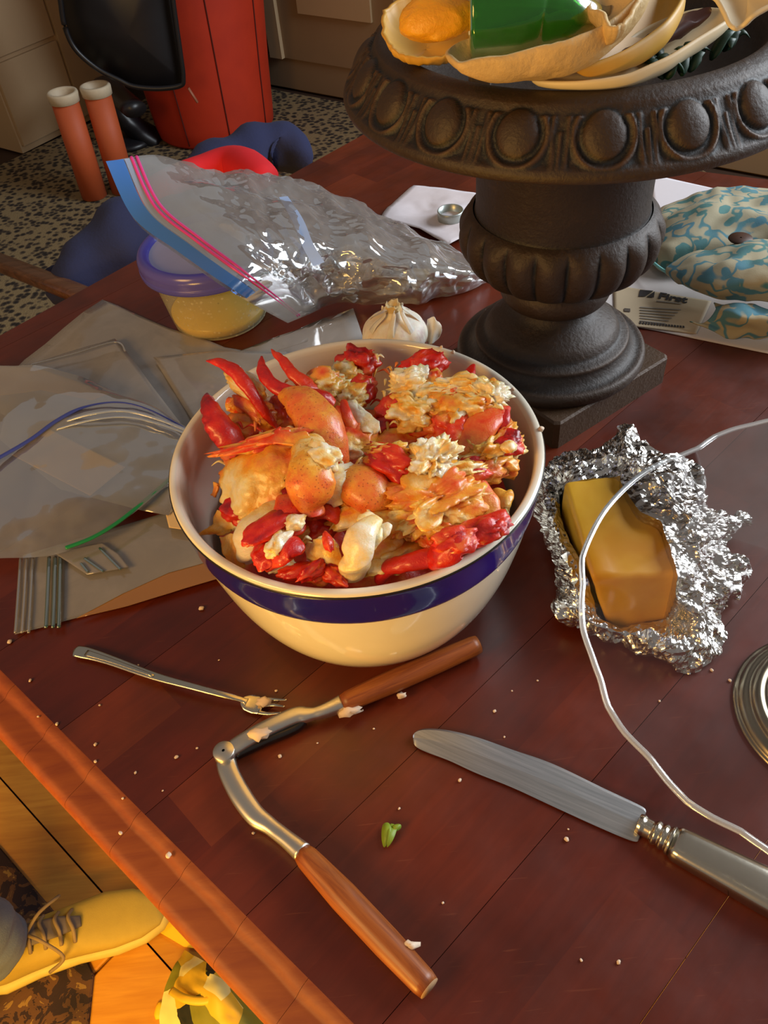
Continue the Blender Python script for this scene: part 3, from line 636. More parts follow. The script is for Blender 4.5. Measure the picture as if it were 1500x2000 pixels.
V, F = ribbon(crom([at(168, 1275, .0056), at(220, 1291, .0064), at(300, 1320, .0082)], 6), np.linspace(.0026, .001, 13), .0006); mo('handle_relief', V, F, SIL, fk)
bp = crom([at(472, 1367, .005), at(486, 1373, .0035), at(502, 1377, .003), at(514, 1379, .0035)], 5)
V, F = ribbon(bp, np.interp(np.linspace(0, 1, len(bp)), [0, .25, .6, 1], [.0022, .0062, .0073, .0066]), .0009); mo('bowl', V, F, SIL, fk)
for (a_, b_, c_2) in (((508, 1365), (535, 1366), (560, 1367)), ((510, 1378), (535, 1377), (556, 1380)), ((505, 1391), (525, 1394), (549, 1392))):
    P = crom([at(*a_, .0035), at(*b_, .0045), at(*c_2, .008)], 6); V, F = ribbon(P, np.linspace(.0017, .0006, len(P)), np.linspace(.0009, .0004, len(P))); mo('tine', V, F, SIL, fk)

# ------------------------------------------------------------------ lobster cracker
TEAK = m_wood('teak_handle', '7a3c16', 'ab6428', .38, 10, (20, 20, 20)); TEAK2 = TEAK
t = NT('teak'); co = t.geo(); 
def teak(name, ang, a, b):
    t = NT(name); co = t.geo(scale=(1, 1, 1), rot=(0, 0, -ang)); m = t.node('ShaderNodeMapping'); t.link(co, m.inputs[0]); m.inputs['Scale'].default_value = (4, 60, 60)
    g = t.noise(m.outputs[0], 5, 6, .65, .6); t.col(t.ramp(g, [(.3, a), (.7, b)])); t.set(Roughness=.4); t.bump(g, .2, .0004); return t.m
ck = thing('lobster_cracker', at(440, 1475), 'open lobster cracker with ridged steel jaws and two teak handles', 'cracker')
h1a, h1b = at(668, 1374, .011), at(934, 1258, .011); h2a, h2b = at(590, 1665, .010), at(838, 1930, .010)
def handle(a, b, w0, w1, w2, nm):
    P = np.array([a+(b-a)*t for t in np.linspace(0, 1, 24)]); R_ = np.interp(np.linspace(0, 1, 24), [0, .01, .12, .35, .7, .985, 1], [w0*.85, w0, w0*1.1, w1, w1*.97, w2, w2*.9])
    d = b-a; V, F = sweep(P, R_, 28); return mo('handle', V, F, teak(nm, math.atan2(d[1], d[0]), '6f3210', 'a35a20'), ck)
handle(h1a, h1b, .0066, .0080, .0070, 'teak_a'); handle(h2a, h2b, .0068, .0086, .0072, 'teak_b')
V, F = sweep([h2b+(h2b-h2a)*.0005, h2b+(h2b-h2a)*.0035], .0064, 24); mo('end_grain', V, F, plain('pale_end_grain', 'b08a62', .7), ck, label='pale end grain')
j1 = crom([at(436, 1476, .008), at(470, 1452, .010), at(520, 1424, .010), at(575, 1399, .010), at(600, 1396, .010), at(630, 1390, .010), at(668, 1374, .010)], 6)
V, F = ribbon(j1, np.interp(np.linspace(0, 1, len(j1)), [0, .15, .5, .62, .75, .88, 1], [.0055, .0058, .0062, .0058, .0042, .0048, .0058]), np.interp(np.linspace(0, 1, len(j1)), [0, .6, .75, .9, 1], [.0042, .0045, .0038, .0050, .0057])); mo('upper_jaw', V, F, STEEL, ck)
j2 = crom([at(440, 1472, .006), at(446, 1505, .007), at(468, 1550, .008), at(498, 1592, .008), at(525, 1612, .008), at(556, 1636, .009), at(592, 1666, .010)], 6)
V, F = ribbon(j2, np.interp(np.linspace(0, 1, len(j2)), [0, .1, .35, .55, .7, .85, 1], [.0052, .0066, .0068, .0062, .0050, .0050, .0060]), np.interp(np.linspace(0, 1, len(j2)), [0, .6, .75, .9, 1], [.0038, .0042, .0040, .0050, .0058])); mo('lower_jaw', V, F, STEEL, ck)
DST = plain('dark_steel', '4a4644', .35, 1., var=.2, sc=90)
V, F = lathe([(.001, .0035), (.0068, .0035), (.0072, .004), (.0072, .0132), (.0066, .0138), (.001, .014)], (*at(440, 1474, .008)[:2], 0), 32); mo('hinge_pin', V, F, STEEL, ck)
for k in range(12):                                  # ridged inner faces
    t_ = k/11; p = at(470+t_*108, 1473-t_*48-3*math.sin(t_*3.1), .0065); dv = at(580, 1425, .0065)-at(470, 1473, .0065); dv /= np.linalg.norm(dv); pv = np.array([-dv[1], dv[0], 0])
    p = p-pv*.0022; V, F = sweep([p+np.array([0, 0, -.004]), p+np.array([0, 0, .0046])], .0019, 8); mo('tooth', V, F, STEEL, ck)
V, F = ribbon(crom([at(462, 1474, .0065), at(520, 1447, .0065), at(575, 1424, .0065), at(592, 1408, .0075)], 5), [.0032]*16, .0036); mo('tooth_bar', V, F, DST, ck)
for k in range(11):
    t_ = k/10; p = at(472+t_*42, 1500+t_*78, .0085); V, F = sweep([p+np.array([0, 0, -.003]), p+np.array([0, 0, .003])], .0013, 8); mo('tooth', V, F, STEEL, ck)

# ------------------------------------------------------------------ dinner knife
kf = thing('dinner_knife', at(1100, 1560), 'silver handled dinner knife with a rounded steel blade at the lower right', 'knife')
top_ = [(807, 1442), (809, 1432), (820, 1425), (840, 1423), (880, 1427), (935, 1441), (1000, 1464), (1080, 1492), (1180, 1540), (1250, 1573), (1262, 1584)]
bot_ = [(807, 1445), (809, 1454), (818, 1462), (838, 1471), (878, 1486), (930, 1510), (1000, 1538), (1080, 1575), (1170, 1616), (1236, 1643), (1248, 1638)]
A_, B_ = crom([at(*p, .0032) for p in top_], 6), crom([at(*p, .0018) for p in bot_], 6); m_ = len(A_); V = []
for a_, b_ in zip(A_, B_):
    for s_, zz in ((0, 0), (.08, .0008), (.5, .0011), (1, 0), (.5, -.0006), (.08, -.0008)): p = a_+(b_-a_)*s_; V.append(p+np.array([0, 0, zz]))
F = [(i*6+k, i*6+(k+1) % 6, (i+1)*6+(k+1) % 6, (i+1)*6+k) for i in range(m_-1) for k in range(6)]+[tuple(range(5, -1, -1)), tuple((m_-1)*6+k for k in range(6))]
t = NT('knife_steel'); co = t.geo(rot=(0, 0, math.radians(32))); m = t.node('ShaderNodeMapping'); t.link(co, m.inputs[0]); m.inputs['Scale'].default_value = (3, 90, 3)
t.col(t.ramp(t.noise(m.outputs[0], 6, 3), [(.3, 'a3a6a8'), (.7, 'c2c4c4')])); t.set(Metallic=1., Roughness=.40); mo('blade', V, F, t.m, kf, False)
b0, b1 = at(1246, 1608, .0055), at(1312, 1643, .0065); P = np.array([b0+(b1-b0)*t for t in np.linspace(0, 1, 40)])
tt_ = np.linspace(0, 1, 40); R_ = np.interp(tt_, [0, .12, .2, .42, .5, .56, .64, .72, .78, .86, .92, 1], [.0062, .0066, .0058, .0058, .0074, .0074, .0064, .0078, .0078, .0070, .0086, .0088])
V, F = sweep(P, R_, 24); mo('bolster', V, F, SIL, kf)
hend = b1+(at(1500, 1742, .0065)-b1)*1.55; P = np.array([b1+(hend-b1)*t for t in np.linspace(0, 1, 30)]); R_ = np.interp(np.linspace(0, 1, 30), [0, .02, .1, .6, .95, 1], [.008, .0098, .0104, .0125, .0130, .008])
V, F = sweep(P, R_, 24, .68, square=.62); mo('handle', V, F, SIL, kf)
for sg in (-1, 1):
    pv = np.cross((hend-b1)/np.linalg.norm(hend-b1), [0, 0, 1]); q = [b1+(hend-b1)*t+pv*sg*(.0042+.0016*t)+np.array([0, 0, .0049+.0012*t]) for t in (.04, .3, .6, .93)]
    V, F = sweep(q, .0006, 8); mo('handle_line', V, F, SIL, kf)

# ------------------------------------------------------------------ glass stand
gz = .080; gc = np.array([.300, -.135])
gl = thing('glass_cake_stand', (gc[0], gc[1], 0), 'clear glass stand with a wavy rim at the right, over the butter', 'stand')
rp_ = [(1500, 818), (1468, 826), (1430, 835), (1392, 850), (1362, 872), (1330, 885), (1290, 900), (1238, 932), (1205, 962), (1176, 996), (1150, 1042), (1131, 1090), (1133, 1140), (1130, 1190), (1133, 1230), (1150, 1280), (1168, 1330), (1180, 1378), (1212, 1430), (1262, 1480), (1300, 1530), (1340, 1572), (1392, 1604), (1440, 1626), (1500, 1668)]
rw = [at(*p, gz)[:2]-gc for p in rp_]; ang = np.array([math.atan2(p[1], p[0]) for p in rw]); rad_ = np.array([np.hypot(*p) for p in rw])
ang = np.where(ang < 0, ang+2*math.pi, ang); o_ = np.argsort(ang); ang, rad_ = ang[o_], rad_[o_]
n_ = 240; aa = np.linspace(0, 2*math.pi, n_, endpoint=False); rr2 = np.interp(aa, ang, rad_, left=np.nan, right=np.nan)
rmean = .5*(rad_[0]+rad_[-1]); base_r = np.where(aa < ang[0], rad_[0]+(rmean-rad_[0])*0, rmean); rr2 = np.where(np.isnan(rr2), np.where(aa < ang[0], rad_[0]+.004*np.sin((ang[0]-aa)*8), rad_[-1]+(rad_[0]-rad_[-1])*(aa-ang[-1])/(2*math.pi+ang[0]-ang[-1])+.003*np.sin((aa-ang[-1])*8)), rr2)
def plate_ring(k, dz, ex=0.): return np.stack([gc[0]+(rr2*k+ex)*np.cos(aa), gc[1]+(rr2*k+ex)*np.sin(aa), np.full(n_, gz+dz)], -1)
rings = [plate_ring(.02, -.0012)]+[plate_ring(k, d) for k, d in ((.3, -.0012), (.6, -.0012), (.82, -.0011), (.93, -.0008), (.985, -.0004))]
V = np.vstack(rings); F = [(i*n_+k, i*n_+(k+1) % n_, (i+1)*n_+(k+1) % n_, (i+1)*n_+k) for i in range(len(rings)-1) for k in range(n_)]+[tuple(range(n_-1, -1, -1))]
mo('plate', V, F, GLASS, gl)
V, F = sweep(np.vstack([plate_ring(.99, 0), plate_ring(.99, 0)[:1]]), .0019, 12, .8, caps=False); mo('wavy_rim', V, F, GLASSE, gl, label='clear wavy glass rim')
ST = plain('tarnished_silver', '8f8670', .3, 1., var=.2, sc=40)
V, F = lathe(cprof([(.001, .001), (.056, .001), (.0575, .003), (.055, .006), (.051, .007), (.049, .010), (.0455, .0115), (.042, .0105), (.038, .013), (.025, .018), (.014, .028), (.010, .045), (.012, .060), (.018, .074), (.026, .0782)], 4), (gc[0]-.012, gc[1]-.012, 0), 80); mo('pedestal', V, F, ST, gl, label='tarnished silver ringed foot')

# ------------------------------------------------------------------ tub of melted butter
tx, ty = -.143, .408
tb_ = thing('plastic_tub', (tx, ty, 0), 'clear plastic tub with a violet blue lid and yellow melted butter', 'container')
t = NT('frosted_plastic'); tr = t.node('ShaderNodeBsdfTransparent'); tr.inputs[0].default_value = (.9, .88, .8, 1); mx = t.node('ShaderNodeMixShader')
co = t.coords(); f = t.voro(co, 190, 'F1'); f2 = t.ramp(f, [(.18, .9), (.34, .0)]); nz = t.ramp(t.noise(co, 30, 3), [(.45, 0.), (.6, 1.)])
t.set(Base_Color=srgb('ddd6b0'), Roughness=.25); t.link(t.math('ADD', t.math('MULTIPLY', t.math('MULTIPLY', f2, nz), .45), .34), mx.inputs[0]); t.link(tr.outputs[0], mx.inputs[1]); t.link(t.b.outputs[0], mx.inputs[2]); t.link(mx.outputs[0], t.out.inputs[0])
V, F = lathe(cprof([(.001, .0005), (.046, .0005), (.0505, .003), (.0525, .009), (.0555, .028), (.0585, .048), (.061, .060), (.0665, .064), (.0680, .070)], 4), (tx, ty, 0), 80); mo('body', V, F, t.m, tb_)
V, F = lathe([(.001, .002), (.046, .002), (.0495, .004), (.0515, .010), (.0520, .015), (.001, .0152)], (tx, ty, 0), 64); mo('melted_butter', V, F, plain('melted_butter', 'ffd000', .25, var=.05), tb_)
t = NT('violet_lid'); tr = t.node('ShaderNodeBsdfTransparent'); mx = t.node('ShaderNodeMixShader'); t.set(Base_Color=srgb('5450b4'), Roughness=.2); mx.inputs[0].default_value = .9; t.link(tr.outputs[0], mx.inputs[1]); t.link(t.b.outputs[0], mx.inputs[2]); t.link(mx.outputs[0], t.out.inputs[0])
LT = plain('lid_top', '9896b4', .25, var=.06)
V, F = lathe(cprof([(.0672, .0665), (.0705, .067), (.0712, .072), (.0705, .0735), (.0708, .081), (.0685, .0865), (.0645, .088), (.060, .0865), (.0575, .0825)], 4), (tx, ty, 0), 80); ld_ = mo('lid', V, F, t.m, tb_)
V, F = lathe([(.0580, .083), (.055, .0818), (.03, .0820), (.001, .0820)], (tx, ty, 0), 64); mo('lid_panel', V, F, LT, ld_, label='greyish lilac recessed lid top')

# ------------------------------------------------------------------ garlic
gx, gy, _z = at(771, 652, .022)
gar = thing('garlic_bulb', (gx, gy, 0), 'white garlic bulb standing between the bowl and the crinkled bag', 'garlic')
t = NT('garlic_skin'); co = t.coords(scale=(1, 1, .25)); t.col(t.ramp(t.noise(co, 55, 5, .6), [(.3, 'd8c09a'), (.6, 'ece4d4'), (.75, 'c9a6a0')])); t.set(Roughness=.45, Subsurface_Weight=.2); t.bump(t.noise(co, 130, 4), .3, .001); GS = t.m
V, F = lathe(cprof([(.001, .001), (.012, .0), (.024, .005), (.0318, .016), (.0325, .025), (.028, .034), (.019, .040), (.011, .044), (.0075, .050)], 6), (0, 0, 0), 120)
a = np.arctan2(V[:, 1], V[:, 0]); env = np.clip(V[:, 2]/.01, 0, 1)*np.clip((.046-V[:, 2])/.015, 0, 1); k = 1+.05*np.abs(np.cos(a*4.5+.4))**.6*env-.03; V[:, 0] *= k; V[:, 1] *= k
mo('bulb', V+np.array([gx, gy, 0]), F, GS, gar)
V, F = lathe(cprof([(.0085, .046), (.0065, .053), (.0075, .056), (.0055, .0555), (.003, .054), (.001, .052)], 4), (0, 0, 0), 40); V = V+fbm(V, 260, 3)[:, None]*.0016+np.array([gx, gy, 0]); mo('papery_stem', V, F, plain('papery_stem', 'cdb078', .7), gar)
for j in range(7):
    aa_ = j*.9; P = crom([np.array([gx+.030*math.cos(aa_), gy+.030*math.sin(aa_), .03]), np.array([gx+.022*math.cos(aa_), gy+.022*math.sin(aa_), .040]), np.array([gx+.011*math.cos(aa_+.2), gy+.011*math.sin(aa_+.2), .049]), np.array([gx+.010*math.cos(aa_+.3), gy+.010*math.sin(aa_+.3), .055])], 4)
    V, F = sweep(P, np.linspace(.005, .001, len(P)), 8, .12); mo('loose_skin', V, F, GS, gar)
rows = [[at(836, 622, .030), at(850, 618, .034), at(858, 632, .028)], [at(834, 645, .018), at(848, 640, .026), at(861, 650, .020)], [at(830, 668, .006), at(842, 672, .014), at(853, 665, .006)]]
V, F, _ = grid(rows, 6, 6); V += fbm(V, 120, 3)[:, None]*.0015; V[:, 2] = np.maximum(V[:, 2], .001)
o = mo('garlic_skin_flake', V, F, GS); o.modifiers.new('s', 'SOLIDIFY').thickness = .0006; tag(o, 'loose curled white garlic skin flake right of the bulb', 'garlic skin')

# ------------------------------------------------------------------ papers, ring cap, envelope
PAP = plain('white_paper', 'd2ccd0', .7, var=.04); PAPC = plain('cream_paper', 'c9b48c', .7, var=.05)
def sheet(name, px, mat, label, cat, z=.0006, amp=.0, th=.0003, parent=None, seed=0, nn=26, kind=None):
    """outline px (px, py) with optional z, gently wavy sheet"""
    P = np.array([at(p[0], p[1], p[2] if len(p) > 2 else z) for p in px])
    if len(P) == 4:
        V = np.array([(P[0]*(1-s)+P[1]*s)*(1-t)+(P[3]*(1-s)+P[2]*s)*t for t in np.linspace(0, 1, nn) for s in np.linspace(0, 1, nn)]); F = [(i*nn+j, i*nn+j+1, (i+1)*nn+j+1, (i+1)*nn+j) for i in range(nn-1) for j in range(nn-1)]
    else:
        c = P.mean(0); m = len(P); V = [c]; K = 10; R = crom(P, 4, True) if kind == 'smooth' else P[np.repeat(np.arange(m), 4)]+(np.roll(P, -1, 0)-P)[np.repeat(np.arange(m), 4)]*np.tile(np.arange(4)/4, m)[:, None]
        n = len(R)
        for j in range(1, K+1): V += [c+(r-c)*j/K for r in R]
        F = [(0, 1+k, 1+(k+1) % n) for k in range(n)]+[(1+j*n+k, 1+(j+1)*n+k, 1+(j+1)*n+(k+1) % n, 1+j*n+(k+1) % n) for j in range(K-1) for k in range(n)]; V = np.array(V)
    if amp: V[:, 2] += np.abs(fbm(V, 14, 4, seed))*amp
    V[:, 2] = np.maximum(V[:, 2], .0004)
    o = mo(name, V, F, mat, parent); s_ = o.modifiers.new('solid', 'SOLIDIFY'); s_.thickness = th; s_.offset = 1
    return tag(o, label, cat) if parent is None else o
sheet('crumpled_paper', [(742, 428), (772, 392), (808, 362), (850, 366), (925, 378), (990, 400), (960, 450), (905, 470), (876, 486), (820, 452)], plain('paper_warm', 'd6cdd0', .7), 'creased white paper under the metal ring cap', 'paper', .001, .006, seed=3)
rc = at(880, 432, .003); cap = thing('metal_ring_cap', (rc[0], rc[1], .0015), 'small grey metal ring cap standing on the creased white paper', 'cap')
V, F = lathe([(.0150, .002), (.0158, .0022), (.0162, .015), (.0156, .0162), (.0146, .0158), (.0140, .006), (.0135, .0045), (.001, .0045)], (rc[0], rc[1], .0018), 48); mo('ring', V, F, plain('grey_metal', 'a8b0ac', .35, .6), cap)
sheet('white_paper_sheet', [(1270, 340), (1440, 378), (1640, 430), (1280, 490)], PAP, 'white paper sheet behind the patterned napkin', 'paper', .0008)
env = thing('white_envelope', at(1340, 620), 'large white envelope with a cream address panel under the napkin', 'envelope')
sheet('body', [(1150, 470), (1610, 590), (1580, 706), (1168, 622)], plain('envelope_white', 'cfc6c2', .65, var=.03), None, None, .0012, 0, .0008, env)
pan = sheet('panel', [(1198, 556), (1390, 588), (1360, 652), (1200, 632)], plain('panel_cream', 'b8a486', .6, var=.04), None, None, .0024, 0, .0002, env)
INK = plain('black_ink', '241e1e', .6)
def quad(parent, cor, z, mat, name='mark'):
    V = [at(*p, z) for p in cor]; V = np.vstack([V, np.array(V)+np.array([0, 0, .0002])]); mo(name, V, [(3, 2, 1, 0), (4, 5, 6, 7), (0, 1, 5, 4), (1, 2, 6, 5), (2, 3, 7, 6), (3, 0, 4, 7)], mat, parent, False)
ez = .0030
tu = at(1335, 583, ez)-at(1280, 574, ez); ta = math.atan2(tu[1], tu[0])
def text(body, px, py, size, z, mat, parent, ang, name='lettering', bold=.0):
    cu = bpy.data.curves.new('txt', 'FONT'); cu.body = body; cu.size = size; cu.extrude = .0001; cu.offset = bold; cu.align_x = 'LEFT'
    tmp = bpy.data.objects.new('txt', cu); COL.objects.link(tmp); dg = bpy.context.evaluated_depsgraph_get(); me = bpy.data.meshes.new_from_object(tmp.evaluated_get(dg)); bpy.data.objects.remove(tmp)
    p = at(px, py, z); c, s = math.cos(ang), math.sin(ang)
    for v in me.vertices: x, y, zz = v.co; v.co = (p[0]+c*x-s*y-wloc(parent)[0], p[1]+s*x+c*y-wloc(parent)[1], p[2]+zz-wloc(parent)[2])
    me.materials.clear(); me.materials.append(mat); o = bpy.data.objects.new(name, me); COL.objects.link(o); o.parent = parent; return o
text('First', 1284, 582, .0165, ez, INK, env, ta, bold=.0006)
quad(env, [(1250, 566), (1276, 568), (1260, 579), (1247, 579)], ez, INK); quad(env, [(1279, 569), (1277, 581), (1263, 580)+(), (1266, 578)], ez, INK)
GIN = plain('grey_ink', '8d8478', .6)
for k in range(6): quad(env, [(1250, 599+k*5.2), (1330-k*6, 604+k*5.4), (1330-k*6, 606+k*5.4), (1250, 601+k*5.2)], ez, GIN, 'print_line')
quad(env, [(1282, 587), (1332, 592), (1332, 594), (1282, 589)], ez, GIN, 'print_line')
for k in range(16):
    x = 1249+k*5.6; quad(env, [(x, 628+k*.55), (x+3.8, 628.6+k*.55), (x+3.8, 632.4+k*.55), (x, 632+k*.55)], ez, INK, 'print_line')
quad(env, [(1219, 602), (1231, 603), (1231, 609), (1219, 608)], ez, plain('dark_grey_ink', '54483e', .6), 'stamp')

# ------------------------------------------------------------------ patterned napkin
t = NT('napkin_print'); co = t.geo(); d = t.node('ShaderNodeVectorMath', operation='ADD'); n_n = t.node('ShaderNodeTexNoise'); n_n.inputs['Scale'].default_value = 26; t.link(co, n_n.inputs[0])
sc_ = t.node('ShaderNodeVectorMath', operation='SCALE'); t.link(n_n.outputs['Color'], sc_.inputs[0]); sc_.inputs['Scale'].default_value = .035; t.link(co, d.inputs[0]); t.link(sc_.outputs[0], d.inputs[1])
v1 = t.voro(d.outputs[0], 50, 'F1'); wv_ = t.node('ShaderNodeTexWave', wave_type='RINGS'); wv_.inputs['Scale'].default_value = 11; wv_.inputs['Distortion'].default_value = 5; wv_.inputs['Detail'].default_value = 1; t.link(d.outputs[0], wv_.inputs[0])
a1 = t.ramp(v1, [(.36, 1.), (.42, 0.)]); a2 = t.ramp(t.noise(d.outputs[0], 34, 1), [(.455, 0.), (.475, 1.), (.515, 1.), (.535, 0.)]); mxx = t.math('MAXIMUM', a1, a2)
g2 = t.ramp(t.noise(co, 14, 2), [(.4, '4f7f8f'), (.6, '4a7874')]); t.col(t.mix(mxx, 'a69c80', g2)); t.set(Roughness=.85); t.bump(t.noise(co, 700, 2), .3, .0004); NAP = t.m
CY = plain('turquoise_hem', '7cc0bc', .8)
nap = thing('patterned_napkin', at(1400, 500), 'cream cloth napkin printed with teal leaves and curls, crumpled on the envelope', 'napkin')
def cloth(rows, name='fold', th=.0012, nu=10, nv=10, amp=.004, seed=0):
    V, F, _ = pgrid(rows, nu, nv); V = V+np.c_[np.zeros(len(V)), np.zeros(len(V)), fbm(V, 22, 3, seed)*amp+crease(V, 24, seed)*.0035]; V[:, 2] = np.maximum(V[:, 2], .0045)
    o = mo(name, V, F, NAP, nap); s_ = o.modifiers.new('solid', 'SOLIDIFY'); s_.thickness = th; s_.offset = 0; return o, V
cloth([[(1262, 425, .006), (1300, 402, .012), (1350, 384, .02), (1400, 370, .028), (1480, 366, .03), (1580, 372, .03), (1680, 380, .03)],
       [(1258, 465, .006), (1300, 440, .03), (1350, 425, .042), (1400, 415, .046), (1480, 412, .045), (1580, 420, .045), (1680, 430, .04)],
       [(1258, 490, .005), (1295, 485, .028), (1350, 475, .034), (1400, 468, .036), (1480, 455, .038), (1580, 460, .04), (1680, 470, .04)],
       [(1262, 512, .005), (1300, 530, .010), (1350, 518, .016), (1400, 505, .02), (1480, 500, .02), (1580, 500, .02), (1680, 510, .02)]], seed=1)
cloth([[(1300, 528, .022), (1340, 500, .030), (1390, 492, .036), (1440, 482, .044), (1490, 470, .05), (1580, 470, .05), (1680, 480, .05)],
       [(1300, 536, .020), (1345, 525, .036), (1395, 520, .046), (1445, 515, .052), (1500, 510, .056), (1580, 512, .056), (1680, 520, .05)],
       [(1302, 540, .018), (1345, 552, .032), (1395, 560, .040), (1445, 556, .046), (1500, 552, .05), (1580, 555, .05), (1680, 560, .05)],
       [(1304, 542, .016), (1345, 562, .020), (1395, 580, .022), (1445, 584, .024), (1500, 586, .026), (1580, 590, .026), (1680, 600, .02)]], seed=4)
cloth([[(1395, 588, .018), (1440, 595, .022), (1500, 604, .026), (1580, 612, .026), (1680, 620, .02)],
       [(1398, 605, .022), (1440, 618, .03), (1500, 625, .032), (1580, 632, .03), (1680, 640, .02)],
       [(1372, 638, .006), (1440, 645, .014), (1500, 652, .016), (1580, 655, .015), (1680, 660, .01)],
       [(1345, 636, .005), (1400, 655, .006), (1450, 660, .006), (1520, 666, .006), (1620, 672, .006)][:4]+[(1680, 678, .006)]], seed=6)
V, F = sweep(crom([at(1262, 502, .012), at(1275, 512, .018), at(1290, 524, .020), at(1303, 532, .022)], 5), .0016, 8); mo('hem', V, F, CY, nap, label='turquoise hem')
V, F = sweep(crom([at(1300, 532, .022), at(1345, 560, .014), at(1395, 580, .012)], 5), .0012, 8); mo('hem', V, F, CY, nap)
bt = at(1446, 468, .047); V, F = lathe([(.001, 0), (.0115, 0), (.0125, .001), (.0115, .0025), (.001, .0025)], tuple(bt), 32); tag(mo('brown_disc', V, F, plain('brown_disc', '3e200e', .5)), 'round brown disc on the back fold of the napkin', 'disc')

# ------------------------------------------------------------------ foil and butter
bz = .012
bt_top = [at(1100, 942, .058), at(1225, 922, .058), at(1330, 1120, .052), at(1152, 1128, .056)]
bt_bot = [at(1090, 1015, .008), at(1250, 965, .008), at(1345, 1210, .008), at(1196, 1232, .008)]
bm = bmesh.new(); vs = [bm.verts.new(p) for p in list(bt_bot)+list(bt_top)]
for f in ((3, 2, 1, 0), (4, 5, 6, 7), (0, 1, 5, 4), (1, 2, 6, 5), (2, 3, 7, 6), (3, 0, 4, 7)): bm.faces.new([vs[i] for i in f])
bmesh.ops.recalc_face_normals(bm, faces=bm.faces); bmesh.ops.bevel(bm, geom=list(bm.edges), offset=.004, segments=4, affect='EDGES', profile=.5); bmesh.ops.subdivide_edges(bm, edges=[e for e in bm.edges if e.calc_length() > .02], cuts=8, use_grid_fill=True)
bm.verts.ensure_lookup_table(); V = np.array([v.co[:] for v in bm.verts]); F = [tuple(v.index for v in f.verts) for f in bm.faces]; bm.free()
V = V+(fbm(V, 45, 3)*.0014)[:, None]
BUT = NT('butter'); co = BUT.geo(); BUT.col(BUT.ramp(BUT.noise(co, 22, 4, .55, .3), [(.35, 'c98a12'), (.65, 'd6a02c')])); BUT.set(Roughness=.42, Subsurface_Weight=.12, Subsurface_Scale=.006); BUT.b.inputs['Subsurface Radius'].default_value = (1, .8, .2)
tag(mo('butter_block', V, F, BUT.m), 'thick block of yellow butter in crumpled foil', 'butter')
FOIL = NT('aluminium_foil'); FOIL.set(Base_Color=srgb('d9d7d2'), Metallic=1., Roughness=.2); FOIL.bump(FOIL.voro(FOIL.geo(), 260, 'F1'), .5, .0012); FOIL = FOIL.m
st_ = [  # (inner point, middle, outer) stations around the butter: px, py, z
 ((1098, 960, .030), (1085, 935, .040), (1064, 900, .022)), ((1105, 948, .050), (1105, 918, .052), (1085, 893, .025)), ((1130, 940, .054), (1140, 905, .056), (1130, 878, .030)),
 ((1160, 935, .055), (1175, 900, .058), (1180, 872, .035)), ((1195, 932, .058), (1205, 890, .060), (1212, 832, .050)), ((1212, 930, .063), (1225, 880, .066), (1240, 842, .052)),
 ((1212, 940, .064), (1250, 905, .070), (1290, 886, .050)), ((1228, 968, .064), (1285, 925, .072), (1350, 905, .045)), ((1250, 998, .064), (1320, 970, .070), (1388, 965, .035)),
 ((1275, 1012, .063), (1340, 1000, .066), (1400, 1000, .030)), ((1292, 1022, .062), (1360, 1015, .055), (1466, 1010, .012)), ((1300, 1050, .060), (1360, 1040, .058), (1425, 1048, .015)),
 ((1312, 1085, .060), (1370, 1080, .052), (1432, 1072, .010)), ((1322, 1120, .058), (1390, 1110, .040), (1464, 1102, .012)), ((1320, 1150, .050), (1385, 1150, .034), (1462, 1145, .006)),
 ((1328, 1180, .040), (1370, 1190, .030), (1408, 1192, .005)), ((1335, 1195, .026), (1365, 1215, .026), (1414, 1262, .004)), ((1330, 1205, .016), (1350, 1245, .020), (1378, 1300, .004)),
 ((1290, 1210, .014), (1310, 1255, .022), (1335, 1324, .003)), ((1250, 1217, .014), (1262, 1240, .020), (1280, 1285, .004)), ((1215, 1224, .014), (1215, 1236, .022), (1220, 1258, .004)),
 ((1185, 1215, .020), (1175, 1225, .026), (1180, 1256, .005)), ((1165, 1195, .024), (1140, 1205, .030), (1128, 1225, .006)), ((1158, 1165, .030), (1125, 1180, .034), (1078, 1198, .014)),
 ((1148, 1130, .034), (1120, 1130, .036), (1090, 1150, .008)), ((1130, 1090, .034), (1105, 1090, .038), (1078, 1095, .010)), ((1110, 1050, .032), (1088, 1045, .036), (1062, 1045, .012)),
 ((1096, 1010, .030), (1075, 1005, .038), (1042, 1008, .016)), ((1092, 985, .030), (1070, 965, .040), (1048, 955, .020))]
n_s = len(st_)
I_, Mi, O_ = (crom([at(*s[k]) for s in st_], 14, True) for k in range(3)); n = len(I_); K = 44; V = []
for j in range(K+1):
    t_ = j/K*2
    R = I_+(Mi-I_)*math.sin(min(t_, 1)*math.pi/2) if t_ < 1 else Mi+(O_-Mi)*((t_-1)**1.15)
    V.append(R)
V = np.vstack(V); F = [(j*n+k, j*n+(k+1) % n, (j+1)*n+(k+1) % n, (j+1)*n+k) for j in range(K) for k in range(n)]
edge = np.repeat(np.linspace(0, 1, K+1), n); 
d = (voro(V, 55, 1)-.5)*.011+(voro(V, 120, 5)-.5)*.006+(voro(V, 260, 9)-.5)*.0026; N = normals(V, F)
V = V+N*(d*np.clip(edge*3+.25, 0, 1))[:, None]+np.c_[vnoise(V, 90, 3), vnoise(V, 90, 4), np.zeros(len(V))]*(.0035*edge[:, None]**2)
V[:, 2] = np.maximum(V[:, 2], .0012)
